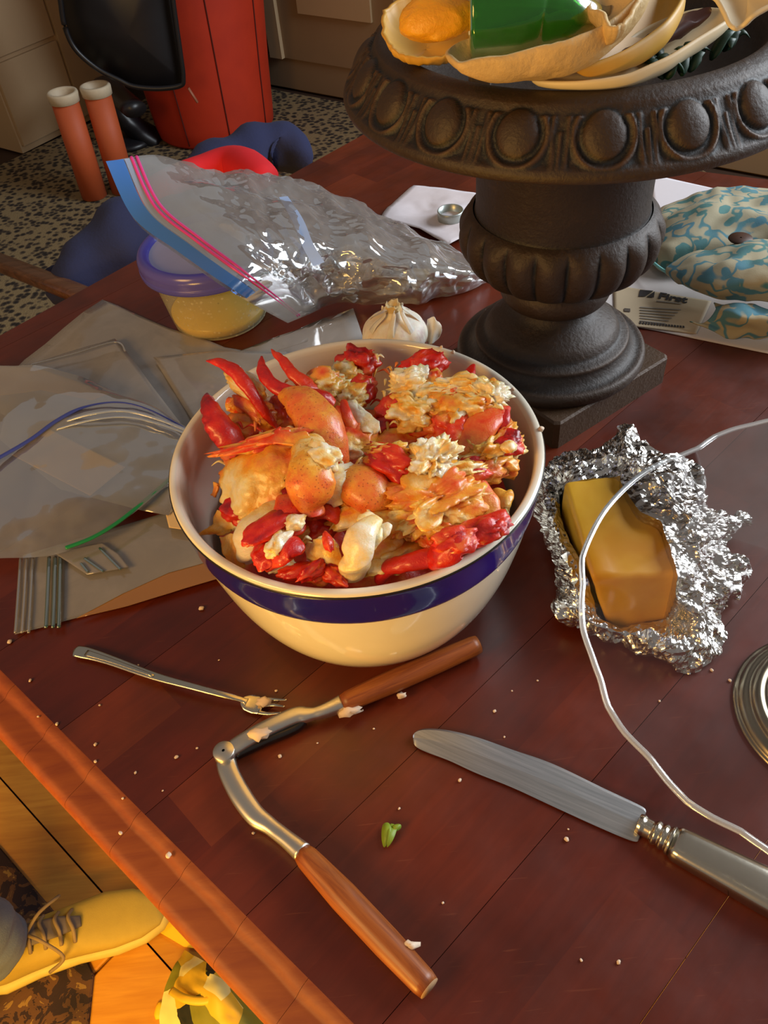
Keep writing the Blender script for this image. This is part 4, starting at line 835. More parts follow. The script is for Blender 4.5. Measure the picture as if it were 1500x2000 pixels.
# wrapped underside, so that the foil is one sheet passing below the butter
und = I_.copy(); cI = I_.mean(0); cI[2] = .006; rows_ = [und]+[np.c_[und[:, :2]*(1-q)+cI[:2]*q, np.full(n, .0055)+(und[:, 2]-.0055)*(1-q)**6*.0] for q in (.04, .4, .98)]
o0 = len(V); V = np.vstack([V]+rows_[1:]); F += [((o0+(j-1)*n if j else 0)+k, (o0+j*n)+k, (o0+j*n)+(k+1) % n, (o0+(j-1)*n if j else 0)+(k+1) % n) for j in range(3) for k in range(n)]
o = mo('foil_wrapper', V, F, FOIL, None, False); s_ = o.modifiers.new('s', 'SOLIDIFY'); s_.thickness = .0002; tag(o, 'crumpled silver foil folded open around the butter block', 'foil')

# ------------------------------------------------------------------ basil scrap and crumbs
LF = plain('bright_leaf', '7f9a2c', .5, var=.2, sc=200)
bs = thing('herb_leaf', at(762, 1628), 'torn bright green herb leaf lying near the middle of the table', 'leaf')
for q in ([(748, 1612, .002), (760, 1608, .004), (764, 1625, .005), (752, 1655, .002), (746, 1640, .002)], [(762, 1610, .003), (775, 1616, .004), (768, 1640, .005), (756, 1655, .002), (758, 1630, .006)], [(768, 1612, .004), (782, 1610, .005), (782, 1618, .003), (772, 1624, .004), (767, 1618, .004)]):
    P = np.array([at(*p) for p in q]); V = np.vstack([P.mean(0)+np.array([0, 0, .001]), crom(P, 4, True)]); F = [(0, 1+k, 1+(k+1) % 20) for k in range(20)]
    o = mo('blade', V, F, LF, bs); o.modifiers.new('s', 'SOLIDIFY').thickness = .0004
CR_ = plain('crumb_white', 'e4cbb0', .6, var=.1)
crs = [(394, 1190, 2.6), (270, 1300, 1.2), (345, 1480, 1.6), (547, 1478, 1.6), (966, 1390, 1.5), (1106, 1640, 2.), (898, 1525, 1.4), (240, 1560, 1.), (187, 1455, 1.6), (195, 1378, 1.2), (112, 1415, 1.4), (385, 1462, 1.), (800, 1848, 2.4), (730, 1424, 1.), (1135, 1876, 1.), (865, 1764, .9), (187, 1488, 1.4), (318, 1545, .9), (236, 1628, 1.5), (330, 1672, 2.2), (495, 1628, 1.2), (1208, 1880, 1.6), (1418, 1185, 1.3), (1288, 1370, 1.), (620, 1452, .8), (265, 1510, 1.3), (428, 1290, .8), (1000, 1350, .8), (1230, 835, 1.6), (1390, 1310, 1.6), (780, 1580, 1.), (1050, 1330, .9), (985, 1440, .9), (1110, 1620, .8), (60, 1330, 1.5), (75, 1400, 1.), (20, 1255, 2.4), (540, 1350, 1.4), (1425, 1330, 1.4), (708, 1388, 1.)]
V0, F0 = ICO[2]
base_me = []
for s in range(4):
    V = V0*np.array([1.2, 1, .7])*(1+.35*fbm(V0, 1.6, 3, s*5))[:, None]; V[:, 2] -= V[:, 2].min(); o = mo('crumb', V*.0007, F0, CR_); base_me.append(o.data); bpy.data.objects.remove(o)
for i, (x, y, s) in enumerate(crs):
    o = bpy.data.objects.new('crumb', base_me[i % 4]); COL.objects.link(o); o.location = tuple(at(x, y, .0001)); o.scale = (s, s, s); o.rotation_euler = (0, 0, i*1.7)
    tag(o, 'tiny pale lobster crumb lying on the table top', 'crumb', 'lobster crumbs scattered on the table')
for k, (x, y, z, s, lab) in enumerate(((683, 1390, .008, 5.5, 'clump of white lobster shreds below the teak handle end'), (507, 1437, .0155, 5.2, 'pale lobster shred on the ridged cracker jaw'), (514, 1372, .0045, 4.2, 'bit of lobster meat on the fork bowl'), (785, 1358, .006, 2.6, 'white crumb at the side of the upper teak handle'), (803, 1847, .014, 3.2, 'white crumb on the lower teak handle'))):
    V = V0*np.array([1.6, 1, .8])*(1+.5*fbm(V0, 2.2, 3, 40+k))[:, None]; V = V*.0008*s; V[:, 2] -= V[:, 2].min(); tag(mo('lobster_shred', V+at(x, y, z)-np.array([0, 0, .002]), F0, CR_), lab, 'lobster meat')

# ------------------------------------------------------------------ crinkled zipper bag
cols = [[(208, 316, .165), (262, 424, .125), (350, 492, .112), (450, 562, .102), (562, 628, .020)],
        [(312, 303, .150), (352, 385, .135), (425, 452, .122), (512, 522, .100), (602, 611, .016)],
        [(420, 333, .120), (455, 400, .125), (508, 460, .115), (572, 524, .075), (650, 590, .012)],
        [(560, 343, .080), (600, 408, .090), (640, 470, .085), (682, 532, .050), (725, 591, .008)],
        [(725, 410, .040), (748, 452, .065), (772, 500, .062), (795, 545, .040), (825, 589, .006)],
        [(880, 486, .020), (890, 505, .036), (895, 525, .036), (897, 545, .022), (900, 566, .006)],
        [(957, 540, .006), (958, 541, .007), (958, 543, .007), (957, 545, .006), (956, 547, .005)]]
zb = thing('crinkled_zipper_bag', at(560, 520, .0), 'crinkled clear zipper bag with pink and blue seal lines leaning on the butter tub', 'plastic bag')
rows_ = [[cols[c][r] for c in range(len(cols))] for r in range(5)]
Vb, Fb, (ra, ca_) = pgrid(rows_, 34, 34)
uu = np.tile(np.linspace(0, 1, ca_), ra); vv = np.repeat(np.linspace(0, 1, ra), ca_); Nb = normals(Vb, Fb)
amp = np.clip(uu*6-.9, .05, 1)*np.clip((1-uu)*5, .1, 1)
rid = lambda P, f, s: 1-np.abs(vnoise(P, f, s))*2
crk = crease(Vb, 17, 3)*.0075+crease(Vb, 42, 5)*.0034+crease(Vb, 95, 8)*.0012
V = Vb+Nb*(crk*amp)[:, None]; V[:, 2] = np.maximum(V[:, 2], .004); mo('front_film', V, Fb, FILMC, zb)
low = np.sin(math.pi*np.clip(vv, 0, 1))*np.sin(math.pi*np.clip(uu*.95+.05, 0, 1)); V = Vb-np.array([0, 0, 1])*(low*.020)[:, None]+Nb*(crease(Vb, 26, 21)*.006*amp)[:, None]-np.array([0, 0, .002]); V[:, 2] = np.maximum(V[:, 2], .002); mo('back_film', V, Fb, FILMC, zb)
C0, C1 = np.array([at(*p) for p in cols[0]]), np.array([at(*p) for p in cols[1]])
def bandm(name, f0, f1, mat, dz, th=.0):
    A, B = crom(C0*(1-f0)+C1*f0, 14), crom(C0*(1-f1)+C1*f1, 14); up_ = np.cross(B-A, np.gradient(A, axis=0)); up_ /= np.linalg.norm(up_, axis=1)[:, None]+1e-9; up_ *= np.sign(up_[:, 2:3]+1e-6)
    V = []; 
    for s in (0, .33, .66, 1): V += list(A+(B-A)*s+up_*dz)
    m = len(A); F = [(j*m+k, j*m+k+1, (j+1)*m+k+1, (j+1)*m+k) for j in range(3) for k in range(m-1)]; mo(name, V, F, mat, zb)
BLF = m_film('blue_seal_film', '3f7fd0', .62, .2, .25); PKF = plain('pink_seal', 'd4408a', .3, var=.05)
bandm('blue_seal', -.02, .30, BLF, .0012)
for f_ in (.46, .56):
    P = crom(C0*(1-f_)+C1*f_, 14)+np.array([0, 0, .002]); V, F = sweep(P, .0016, 10, .6); mo('pink_seal', V, F, PKF, zb, label='pink zipper line')
PLF = m_film('pale_seal_film', 'b8c8e0', .45, .12, .3); bandm('clear_seal', .32, .44, PLF, .0010)
rows = [[(545, 385, .098), (562, 383, .098)], [(570, 430, .100), (592, 428, .100)], [(590, 480, .094), (612, 476, .094)], [(612, 520, .080), (634, 512, .080)]]
V, F, _ = pgrid(rows, 6, 4); mo('label_strip', V, F, plain('pale_blue_strip', '9fb4d8', .5, var=.03), zb, label='pale blue strip inside the film')
BG = plain('beige_peel', 'b28a50', .5, var=.3, sc=50)
for k, (x, y, z, s, lab) in enumerate(((815, 545, .014, .017, 'beige garlic clove at the left in the tip of the crinkled bag'), (862, 528, .015, .019, 'beige garlic clove in the middle of the bag tip'), (902, 545, .010, .013, 'beige garlic clove at the far right in the bag tip'), (845, 562, .010, .012, 'small beige clove low in the bag tip'))):
    V, F = ICO[3]; V = V*np.array([s*1.1, s*.8, s*.65])*(1+.18*fbm(V, 1.5, 3, k))[:, None]; c = at(x, y, z); V[:, 2] -= V[:, 2].min()-.0026; tag(mo('garlic_clove', V+np.array([c[0], c[1], 0]), F, BG), lab, 'garlic')

# ------------------------------------------------------------------ flat bags on the left
CRP = plain('cream_label', 'e6c48c', .7, var=.04); GRS = plain('green_seal', '1c8a4c', .35, var=.05); BLS = plain('blue_seal_line', '3a48a0', .3, var=.05); DGS = m_film('dark_green_seal', '3c6a58', .6, .25, .2)
FW = m_film('frosted_bag_plastic', 'd4cec8', .27, .18, .4, 26, .10)
def line(name, pts, r_, mat, parent, flat=.6, label=None):
    V, F = sweep(crom([at(*p) for p in pts], 10), r_, 10, flat); return mo(name, V, F, mat, parent, label=label)
fb1 = thing('flat_clear_bag', at(330, 760), 'frosty clear bag lying flattest behind the others, running under the bowl', 'plastic bag')
sheet('film', [(200, 586), (330, 643), (440, 682), (520, 692), (600, 668), (690, 604), (712, 668), (640, 800), (420, 930), (200, 900), (-40, 790), (48, 704)], FW, None, None, .0008, .004, .0002, fb1, seed=5)
sheet('fold', [(300, 700), (420, 690), (560, 690), (600, 760), (480, 900), (380, 830)], FW, None, None, .0050, .004, .0002, fb1, seed=9)
fb2 = thing('folded_clear_bag', at(200, 760), 'clear bag with a bright folded top edge beside the open blue lined bag', 'plastic bag')
sheet('film', [(40, 716), (130, 692), (225, 664), (242, 680), (300, 760), (362, 838), (420, 900), (330, 1010), (120, 960), (0, 860)], FW, None, None, .0085, .004, .0002, fb2, seed=15)
line('folded_edge', [(60, 712, .014), (140, 692, .015), (225, 668, .015), (245, 686, .014)], .0012, FILM, fb2)
fb3 = thing('blue_lined_zipper_bag', at(120, 900), 'open clear zipper bag with a blue seal line at the left table side', 'plastic bag')
rows = [[(-90, 700, .030), (0, 713, .034), (90, 718, .036), (190, 748, .034), (290, 798, .028), (372, 838, .020)],
        [(-90, 800, .028), (0, 800, .040), (90, 790, .044), (190, 775, .042), (290, 800, .032), (376, 842, .019)],
        [(-90, 900, .026), (0, 900, .032), (90, 890, .032), (190, 880, .030), (290, 880, .024), (386, 870, .017)],
        [(-90, 1010, .016), (0, 1010, .022), (90, 1000, .024), (190, 975, .022), (280, 945, .018), (360, 915, .015)],
        [(-90, 1095, .010), (0, 1090, .012), (90, 1085, .013), (160, 1062, .013), (260, 1005, .013), (338, 935, .013)]]
V, F, _ = pgrid(rows, 16, 16); N = normals(V, F); V = V+N*(fbm(V, 16, 4, 31)*.0025+crease(V, 18, 4)*.0012)[:, None]; mo('film', V, F, FILM, fb3)
line('blue_seal', [(-60, 925, .034), (0, 893, .036), (60, 858, .038), (110, 822, .042), (165, 795, .044), (230, 786, .042), (290, 800, .036), (360, 835, .026)], np.interp(np.linspace(0, 1, 71), [0, .5, .6, 1], [.0022, .0022, .0012, .0008]), BLS, fb3, label='dark blue seal line')
line('clear_seal', [(130, 822, .040), (180, 808, .044), (240, 802, .042), (300, 815, .036), (365, 840, .026)], .0020, m_film('clear_seal', 'c8d4e8', .5, .08, .4), fb3)
line('clear_seal', [(110, 838, .038), (180, 820, .042), (245, 814, .040), (305, 826, .034), (362, 846, .025)], .0014, bpy.data.materials['clear_seal'], fb3)
line('green_seal', [(128, 1070, .015), (180, 1050, .015), (230, 1020, .015), (280, 980, .015), (332, 935, .015)], .0020, GRS, fb3, label='bright green seal line')
o = sheet('cream_label', [(22, 888), (96, 838), (245, 912), (176, 968)], CRP, None, None, .0155, 0, .0003, fb3)
sheet('cream_band', [(-90, 712), (70, 718), (216, 768), (180, 782), (80, 762), (-90, 785)], m_film('cream_band', 'e0b070', .75, .4, .1), None, None, .026, .001, .0002, fb3)
rows = [[(-60, 960, .022), (20, 960, .026), (60, 1010, .022)], [(-60, 1020, .018), (20, 1010, .024), (70, 1040, .018)], [(-60, 1085, .011), (20, 1085, .012), (90, 1082, .012)]]
fb4 = thing('striped_seal_bag', at(200, 1130), 'flat clear bag nearest the camera with pale and green seal stripes at its left end', 'plastic bag')
sheet('film', [(45, 1085), (330, 1000), (430, 960), (470, 1100), (430, 1128), (250, 1178), (150, 1207), (30, 1240)], FW, None, None, .0016, .002, .0002, fb4, seed=25)
for k, (xa, xb, m) in enumerate(((40, 30, FILM), (52, 43, FW), (64, 56, FILM))): line('pale_seal', [(xa, 1090, .004), ((xa+xb)/2, 1165, .004), (xb, 1236, .004)], .0012, m, fb4)
for xa, xb in ((96, 90), (108, 104), (118, 115)): line('green_seal', [(xa, 1088, .005), ((xa+xb)/2, 1160, .005), (xb, 1226, .005)], .0016, DGS, fb4)
fb5 = thing('small_seal_bag', at(180, 1090), 'corner of a clear bag with dark seal stripes poking out below the green line', 'plastic bag')
sheet('film', [(105, 1080), (200, 1060), (232, 1082), (252, 1108), (170, 1122)], FW, None, None, .0060, .001, .0003, fb5)
for pts in ([(158, 1100, .0072), (172, 1117, .0072)], [(165, 1090, .0072), (202, 1116, .0072)], [(194, 1070, .0072), (236, 1112, .0072)]):
    line('dark_seal', [pts[0], tuple((np.array(pts[0])+np.array(pts[1]))/2), pts[1]], .0011, DGS, fb5)
fb6 = thing('amber_bag', at(330, 1160), 'amber tinted bag edge showing between the flat bags and the bowl', 'plastic bag')
sheet('film', [(150, 1208), (250, 1184), (360, 1150), (436, 1128), (450, 1160), (436, 1150), (300, 1180)][:4]+[(470, 1120), (420, 1095), (330, 1120), (240, 1160)], FILMY, None, None, .0042, .001, .0003, fb6)
fb7 = sheet('cream_card', [(322, 998), (345, 990), (420, 1010), (400, 1040), (330, 1030)], CRP, 'cream card corner sticking out between the green seal line and the bowl', 'card', .009, 0, .0004)

# ------------------------------------------------------------------ lobster meat
def m_lob(name, spots=0.):
    t = NT(name); at_ = t.node('ShaderNodeAttribute', attribute_name='tone'); co = t.geo()
    f = t.math('ADD', at_.outputs['Fac'], t.math('MULTIPLY', t.math('SUBTRACT', t.noise(co, 120, 5, .7, .4), .5), .5))
    c = t.ramp(f, [(0., 'f2e4c6'), (.12, 'f0d490'), (.27, 'ecac38'), (.48, 'e27030'), (.62, 'dc3c12'), (.82, 'c8180a'), (1., '860c16')])
    if spots:
        s_ = t.ramp(t.voro(co, 420, 'F1'), [(.16, 1.), (.24, 0.)]); c = t.mix(t.math('MULTIPLY', s_, spots), c, '7a2418')
    t.col(c); t.set(Roughness=.36, Subsurface_Weight=.3, Subsurface_Scale=.006, Coat_Weight=.35, Coat_Roughness=.15); t.b.inputs['Subsurface Radius'].default_value = (1, .45, .2)
    t.bump(t.noise(co, 330, 4, .7), .6, .0010); return t.m
LOB = m_lob('lobster_meat'); LOBS = m_lob('lobster_skin_spotted', .5)
def rot(ax, ay, az):
    return np.array(Matrix.Rotation(math.radians(az), 3, 'Z') @ Matrix.Rotation(math.radians(ay), 3, 'Y') @ Matrix.Rotation(math.radians(ax), 3, 'X'))
def chunk(px, py, z, sx, sy, sz, az=0, tone=.5, seed=0, ay=0, ax=0, amp=.22, fl=.25, grad=0., gdir=(0, 0, 1), tamp=.25, mat=None, name='lobster_chunk', label='', sub=4, bend=0., group=None, lum=.0):
    V, F = ICO[sub]; V = V.copy(); U = V.copy()
    V = V*(1+amp*fbm(U*np.array([1, 1.6, 1.6]), 1.4, 4, seed)+fl*.55*(.4-voro(U*np.array([.8, 2.2, 2.2]), 1.9, seed+7))+fl*.30*fbm(U*np.array([.7, 1.6, 1.6]), 4.5, 3, seed+9)+.05*crease(U, 2.2, seed))[:, None]
    V = V*np.array([sx, sy, sz])
    if bend: V[:, 2] -= bend*(V[:, 0]/sx)**2*sz; V[:, 1] += bend*.5*(V[:, 0]/sx)**2*sy
    T_ = tone+grad*(U@(np.array(gdir, float)/np.linalg.norm(gdir)))+tamp*fbm(U, 1.7, 3, seed+20)
    V = V@rot(ax, ay, az).T+at(px, py, z)
    return tag(mo(name, V, F, mat or LOB, attr=np.clip(T_, 0, 1)), label, 'lobster meat', group)
def claw(pts, rad, tone=.85, flat=.62, label='', seed=0, tip=.95, base=.6, teeth=0., mat=None, name='lobster_claw', up=(0, 0, 1)):
    P = crom([at(*p) for p in pts], 10); R = np.interp(np.linspace(0, 1, len(P)), np.linspace(0, 1, len(rad)), rad)
    V, F = sweep(P, R, 24, flat, up=up); n = len(P); s = np.repeat(np.linspace(0, 1, n), 24); k = np.tile(np.arange(24), n)
    N = normals(V, F); V = V+N*(fbm(V, 150, 3, seed)*.0007)[:, None]
    if teeth: V = V+N*((k == 0)|(k == 23)|(k == 1))[:, None]*(np.maximum(0, np.sin(s*60))*teeth)[:, None]
    T_ = tip+(base-tip)*s+.12*fbm(V, 60, 3, seed)
    return tag(mo(name, V, F, mat or LOB, attr=np.clip(T_, 0, 1)), label, 'lobster meat')
def flake(rows, tone, label, seed=0, th=.0016, fray=.004, tg=0., name='lobster_flake', nu=12):
    V, F, (a, b) = pgrid(rows, nu, nu); i = np.repeat(np.arange(a), b); j = np.tile(np.arange(b), a)
    e = np.minimum(np.minimum(i, a-1-i)/a, np.minimum(j, b-1-j)/b)*2; w_ = np.clip(1-e*5, 0, 1)
    c = V.mean(0); d = V-c; d /= np.linalg.norm(d, axis=1)[:, None]+1e-9
    V = V+d*(vnoise(V, 260, seed)*fray*w_)[:, None]+normals(V, F)*(fbm(V, 60, 4, seed+3)*.0028)[:, None]
    T_ = tone+tg*(j/b-.5)+.22*fbm(V, 40, 3, seed+9)
    o = mo(name, V, F, LOB, attr=np.clip(T_, 0, 1)); s_ = o.modifiers.new('s', 'SOLIDIFY'); s_.thickness = th; s_.offset = 0
    return tag(o, label, 'lobster meat')
# the mass below: shredded bits nobody could count
n_r, n_a = 46, 150; V = [(0, 0, .108)]
for i in range(1, n_r+1):
    r_ = .1000*i/n_r
    for k in range(n_a): a = 2*math.pi*k/n_a; V.append((r_*math.cos(a), r_*math.sin(a), .104-.016*(r_/.1035)**4))
V = np.array(V); h = fbm(V, 38, 5, 50)*.010+(.5-voro(V, 70, 51))*.010; V[:, 2] += h*np.clip(1.25-np.hypot(V[:, 0], V[:, 1])/.1035, .25, 1)
F = [(0, 1+k, 1+(k+1) % n_a) for k in range(n_a)]+[(1+(i-1)*n_a+k, 1+i*n_a+k, 1+i*n_a+(k+1) % n_a, 1+(i-1)*n_a+(k+1) % n_a) for i in range(1, n_r) for k in range(n_a)]
tag(mo('shredded_lobster', V, F, LOB, attr=np.clip(.62+.35*fbm(V, 45, 3, 60), 0, 1)), 'deep shredded lobster mass filling the cream bowl under the big pieces', 'lobster meat', kind='stuff')

claw([(402, 704, .178), (425, 706, .180), (455, 722, .178), (484, 755, .172), (512, 798, .160), (543, 838, .145)], [.0006, .0036, .0050, .0050, .0038, .0018], label='red claw tip rising farthest left over the bowl rim', tip=.78, base=.66, seed=1)
chunk(478, 752, .164, .020, .008, .008, -48, .12, 3, amp=.2, label='white meat strip along the back of the farthest left claw tip')
claw([(404, 768, .165), (408, 795, .165), (425, 828, .160), (450, 858, .152), (472, 880, .142)], [.0006, .0062, .0088, .0102, .0080], label='dark crimson pointed claw standing against the left inner wall', tip=.98, base=.74, teeth=.0012, seed=2, flat=.75)
claw([(511, 697, .176), (512, 722, .176), (535, 752, .172), (580, 770, .168), (625, 775, .164), (652, 790, .158)], [.0006, .0038, .0058, .0056, .0062, .0040], label='long red curved claw in the middle of the three back left tips', tip=.9, base=.76, seed=3)
claw([(530, 682, .176), (552, 705, .175), (578, 735, .170), (605, 755, .164), (622, 762, .158)], [.0006, .0034, .0046, .0062, .0050], label='orange red claw tip closest to the back rim', tip=.72, base=.56, seed=4)
chunk(632, 752, .158, .016, .012, .010, 10, .32, 5, label='pale orange shreds at the root of the back rim claw tip', fl=.5)
chunk(500, 800, .150, .020, .010, .010, -50, .45, 6, label='orange meat under the farthest left red claw tip')
chunk(470, 790, .146, .010, .007, .007, 20, .40, 7, label='small peach lump between the two left claws')
chunk(492, 836, .140, .020, .016, .010, -20, .36, 8, label='golden torn meat behind the dark crimson claw', fl=.5)
chunk(540, 812, .140, .016, .014, .012, -40, .52, 9, label='pink orange meat between the left claw and the big speckled claw')
# big speckled claws
claw([(552, 768, .168), (590, 785, .172), (625, 830, .168), (648, 875, .158), (668, 925, .142)], [.0040, .0125, .0140, .0120, .0050], label='large speckled orange claw meat running down from the back left', tip=.38, base=.52, seed=11, flat=.7, mat=LOBS)
claw([(600, 862, .170), (608, 900, .176), (606, 945, .172), (612, 985, .160), (622, 1008, .148)], [.0090, .0130, .0145, .0100, .0030], label='speckled pink claw meat with a white patch left of the centre', tip=.20, base=.62, seed=12, flat=.6, mat=LOBS)
chunk(632, 890, .180, .011, .009, .006, -30, .04, 13, label='bright white patch of meat on the speckled claw', amp=.3)
flake([[(435, 890, .150), (480, 862, .164), (540, 855, .168), (572, 850, .168)], [(430, 935, .142), (480, 915, .160), (540, 905, .168), (570, 895, .170)], [(428, 985, .136), (470, 970, .150), (525, 950, .158), (562, 935, .164)], [(420, 1010, .130), (460, 1015, .138), (510, 1000, .146), (550, 975, .154)]], .27, 'wide golden yellow sheet of body meat at the left of the bowl', 14, fray=.007, tg=.05)
flake([[(432, 882, .156), (480, 862, .168), (540, 846, .174), (605, 850, .178)], [(438, 900, .152), (485, 882, .166), (545, 868, .174), (610, 868, .180)]], .58, 'torn pink orange skin along the top of the golden sheet', 15, fray=.005)
chunk(522, 862, .170, .030, .0055, .005, 12, .5, 16, amp=.4, label='crumbly orange ridge above the golden sheet', fl=.6)
flake([[(418, 940, .138), (426, 945, .140)], [(408, 958, .134), (416, 962, .136)], [(404, 968, .130), (411, 972, .132)]], .28, 'thin pale strip hanging left of the golden sheet', 17, fray=.001)
flake([[(430, 1000, .134), (470, 1000, .140), (500, 990, .146)], [(412, 1025, .128), (450, 1030, .132), (480, 1020, .138)], [(392, 1042, .122), (420, 1040, .124), (440, 1045, .126)]], .22, 'frayed yellow tail end touching the lower left wall', 18, fray=.004)
claw([(560, 968, .158), (562, 1000, .158), (575, 1028, .150), (590, 1018, .150)], [.0050, .0095, .0085, .003], label='curled pink strip of claw below the speckled claw', tip=.6, base=.6, seed=19, flat=.4, mat=LOBS)
claw([(600, 1010, .142), (630, 998, .150), (655, 1006, .150), (664, 1028, .140)], [.004, .0065, .0060, .003], label='hooked red pink piece pointing right under the speckled claw', tip=.5, base=.74, seed=20, flat=.5)
# centre
claw([(652, 985, .140), (690, 948, .156), (730, 962, .158), (768, 985, .148)], [.008, .0155, .0150, .008], label='plump speckled pink claw meat in the middle of the bowl', tip=.22, base=.5, seed=21, flat=.7, mat=LOBS)
chunk(668, 945, .158, .015, .013, .010, 30, .03, 22, label='glossy white knuckle of meat left of the middle claw', amp=.18, fl=.12)
claw([(800, 955, .160), (784, 975, .160), (772, 1000, .152), (770, 1022, .144)], [.0010, .0052, .0058, .003], label='dark crimson sliver of claw right of the middle claw', tip=.98, base=.9, seed=23, flat=.4)
claw([(486, 1095, .128), (484, 1068, .142), (500, 1035, .148), (540, 1005, .150), (570, 990, .148)], [.004, .0100, .0115, .0105, .006], label='cream white curled tail segment at the lower left', tip=.08, base=.16, seed=24, flat=.7)
chunk(528, 1026, .158, .019, .009, .004, 38, .80, 25, label='bright red skin on top of the curled tail segment', amp=.2, fl=.15, tamp=.15)
chunk(530, 1078, .148, .012, .010, .006, 55, .76, 26, label='glossy red tail piece above the front rim, leftmost', amp=.25, fl=.15, tamp=.15)
claw([(592, 1078, .156), (572, 1070, .156), (548, 1082, .152), (520, 1105, .144)], [.002, .0085, .0085, .005], label='pointed red tail flap reaching right over a dark gap', tip=.84, base=.72, seed=27, flat=.5)
chunk(545, 1062, .157, .009, .006, .005, 60, .03, 28, label='white fleck between the two red tail pieces', amp=.35)
chunk(550, 1104, .142, .010, .006, .004, -10, .06, 29, label='white shred behind the front rim', amp=.4, fl=.5)
chunk(583, 1116, .142, .012, .0055, .004, 8, .74, 30, label='red chip on the front rim, left of the next red chip', amp=.25, fl=.15, tamp=.15)
chunk(610, 1115, .148, .009, .004, .005, 35, .74, 31, label='small red splinter above the left front rim chip', amp=.3)
chunk(650, 1118, .142, .011, .007, .005, -40, .74, 32, label='red chip on the front rim directly left of the pale stalk piece', amp=.35, fl=.3)
chunk(622, 1118, .139, .009, .008, .005, 20, .45, 33, label='orange pink bit between the two front rim red chips')
flake([[(600, 1060, .150), (630, 1052, .158), (658, 1060, .156)], [(598, 1080, .146), (632, 1080, .156), (668, 1075, .154)], [(620, 1108, .140), (645, 1105, .148), (680, 1110, .144)]], .14, 'cream flat flake with a scalloped edge near the front', 34, fray=.005)
chunk(640, 1058, .164, .003, .007, .003, 10, .72, 35, label='tiny red fleck standing on the cream flake', sub=3)
claw([(735, 1012, .166), (708, 1045, .166), (695, 1085, .158), (694, 1108, .144), (694, 1122, .136)], [.004, .0085, .0095, .0095, .007], label='pale yellow fibrous stalk of meat near the front rim', tip=.12, base=.06, seed=36, flat=.7)
for k, (x0, y0, x1, y1) in enumerate(((700, 1018, 722, 1008), (742, 1030, 722, 1068), (760, 1022, 738, 1050))):
    claw([(x0, y0, .166), ((x0+x1)/2, (y0+y1)/2, .164), (x1, y1, .160)], [.002, .0045, .004], label=['leftmost short pale splinter at the top of the fibrous stalk', 'middle short pale splinter at the top of the fibrous stalk', 'right short pale splinter beside the fibrous stalk'][k], tip=.1, base=.16, seed=37+k, name='lobster_splinter')
# right front
claw([(925, 1065, .158), (895, 1058, .162), (870, 1075, .156), (852, 1092, .146)], [.004, .0100, .0108, .008], label='big glossy red claw knuckle at the right front wall', tip=.74, base=.82, seed=41, flat=.75)
chunk(888, 1055, .164, .012, .008, .006, 15, .70, 42, label='bumpy red top of the right front knuckle', amp=.3, fl=.3)
claw([(742, 1132, .128), (762, 1108, .140), (800, 1098, .146), (842, 1090, .148)], [.004, .0055, .0058, .006], label='long thin red leg along the front right rim', tip=.78, base=.8, seed=43, flat=.8)
chunk(948, 1035, .154, .016, .009, .007, 20, .78, 44, label='dark red lump against the right wall above the knuckle', amp=.3)
chunk(968, 1030, .156, .006, .006, .005, 0, .72, 45, label='small shiny red tip farthest right at the wall', sub=3)
chunk(850, 975, .156, .028, .022, .012, 25, .30, 46, label='fluffy golden shredded heap right of the middle', amp=.3, fl=.75, sub=5)
chunk(812, 1010, .150, .020, .015, .010, 0, .34, 47, label='fluffy golden shreds at the lower left of the big heap', amp=.3, fl=.75, sub=5)
chunk(850, 1030, .148, .018, .014, .009, -20, .40, 48, label='orange crumbly shreds above the red knuckle', amp=.3, fl=.7, sub=5)
chunk(900, 985, .150, .016, .014, .010, 30, .36, 49, label='crumbly golden shreds right of the big heap', amp=.3, fl=.7)
chunk(780, 1075, .136, .024, .014, .008, 30, .26, 50, label='pale golden strips behind the thin red leg', fl=.5)
claw([(935, 945, .156), (950, 985, .152), (958, 1020, .146)], [.005, .0075, .006], label='upright orange strip at the right wall', tip=.5, base=.36, seed=51, flat=.6)
claw([(915, 950, .150), (925, 985, .148), (920, 1010, .142)], [.003, .0045, .003], label='dark red strip beside the upright orange strip', tip=.85, base=.7, seed=52, flat=.6)
flake([[(968, 968, .142), (990, 960, .144), (1002, 968, .142)], [(966, 985, .140), (985, 985, .144), (998, 985, .142)], [(980, 1002, .138), (990, 1005, .140), (996, 1000, .138)]], .30, 'yellow scrap stuck to the right inner wall', 53, fray=.005)
# centre top
chunk(765, 905, .164, .020, .010, .009, -45, .74, 54, label='red and orange knuckle left of the white flaky piece', amp=.3, fl=.3)
chunk(755, 885, .168, .014, .008, .006, -10, .34, 55, label='peach crumbs on the upper end of the red knuckle', amp=.4, fl=.7)
chunk(845, 895, .168, .016, .014, .010, 40, .06, 56, label='bright white flaky piece in the centre right', amp=.35, fl=.8, sub=5)
chunk(810, 912, .162, .016, .010, .008, -35, .14, 57, label='cream flaky strip joining the red knuckle and the white piece', amp=.3, fl=.7)
chunk(795, 935, .160, .006, .004, .003, -40, .05, 58, label='small white shred below the red knuckle', sub=3, amp=.4)
chunk(905, 935, .154, .016, .006, .006, 5, .68, 59, label='orange red bar below the right cluster', amp=.2)
chunk(905, 922, .158, .014, .006, .005, 10, .28, 60, label='golden crust on top of the orange red bar', amp=.3, fl=.6)
chunk(770, 800, .150, .014, .010, .009, 40, .60, 61, label='orange red chunk behind the white slab', amp=.25)
chunk(765, 832, .146, .016, .009, .008, 5, .86, 62, label='dark red wedge in the centre back', amp=.2)
chunk(770, 858, .142, .022, .012, .008, 0, .42, 63, label='orange meat under the dark red wedge')
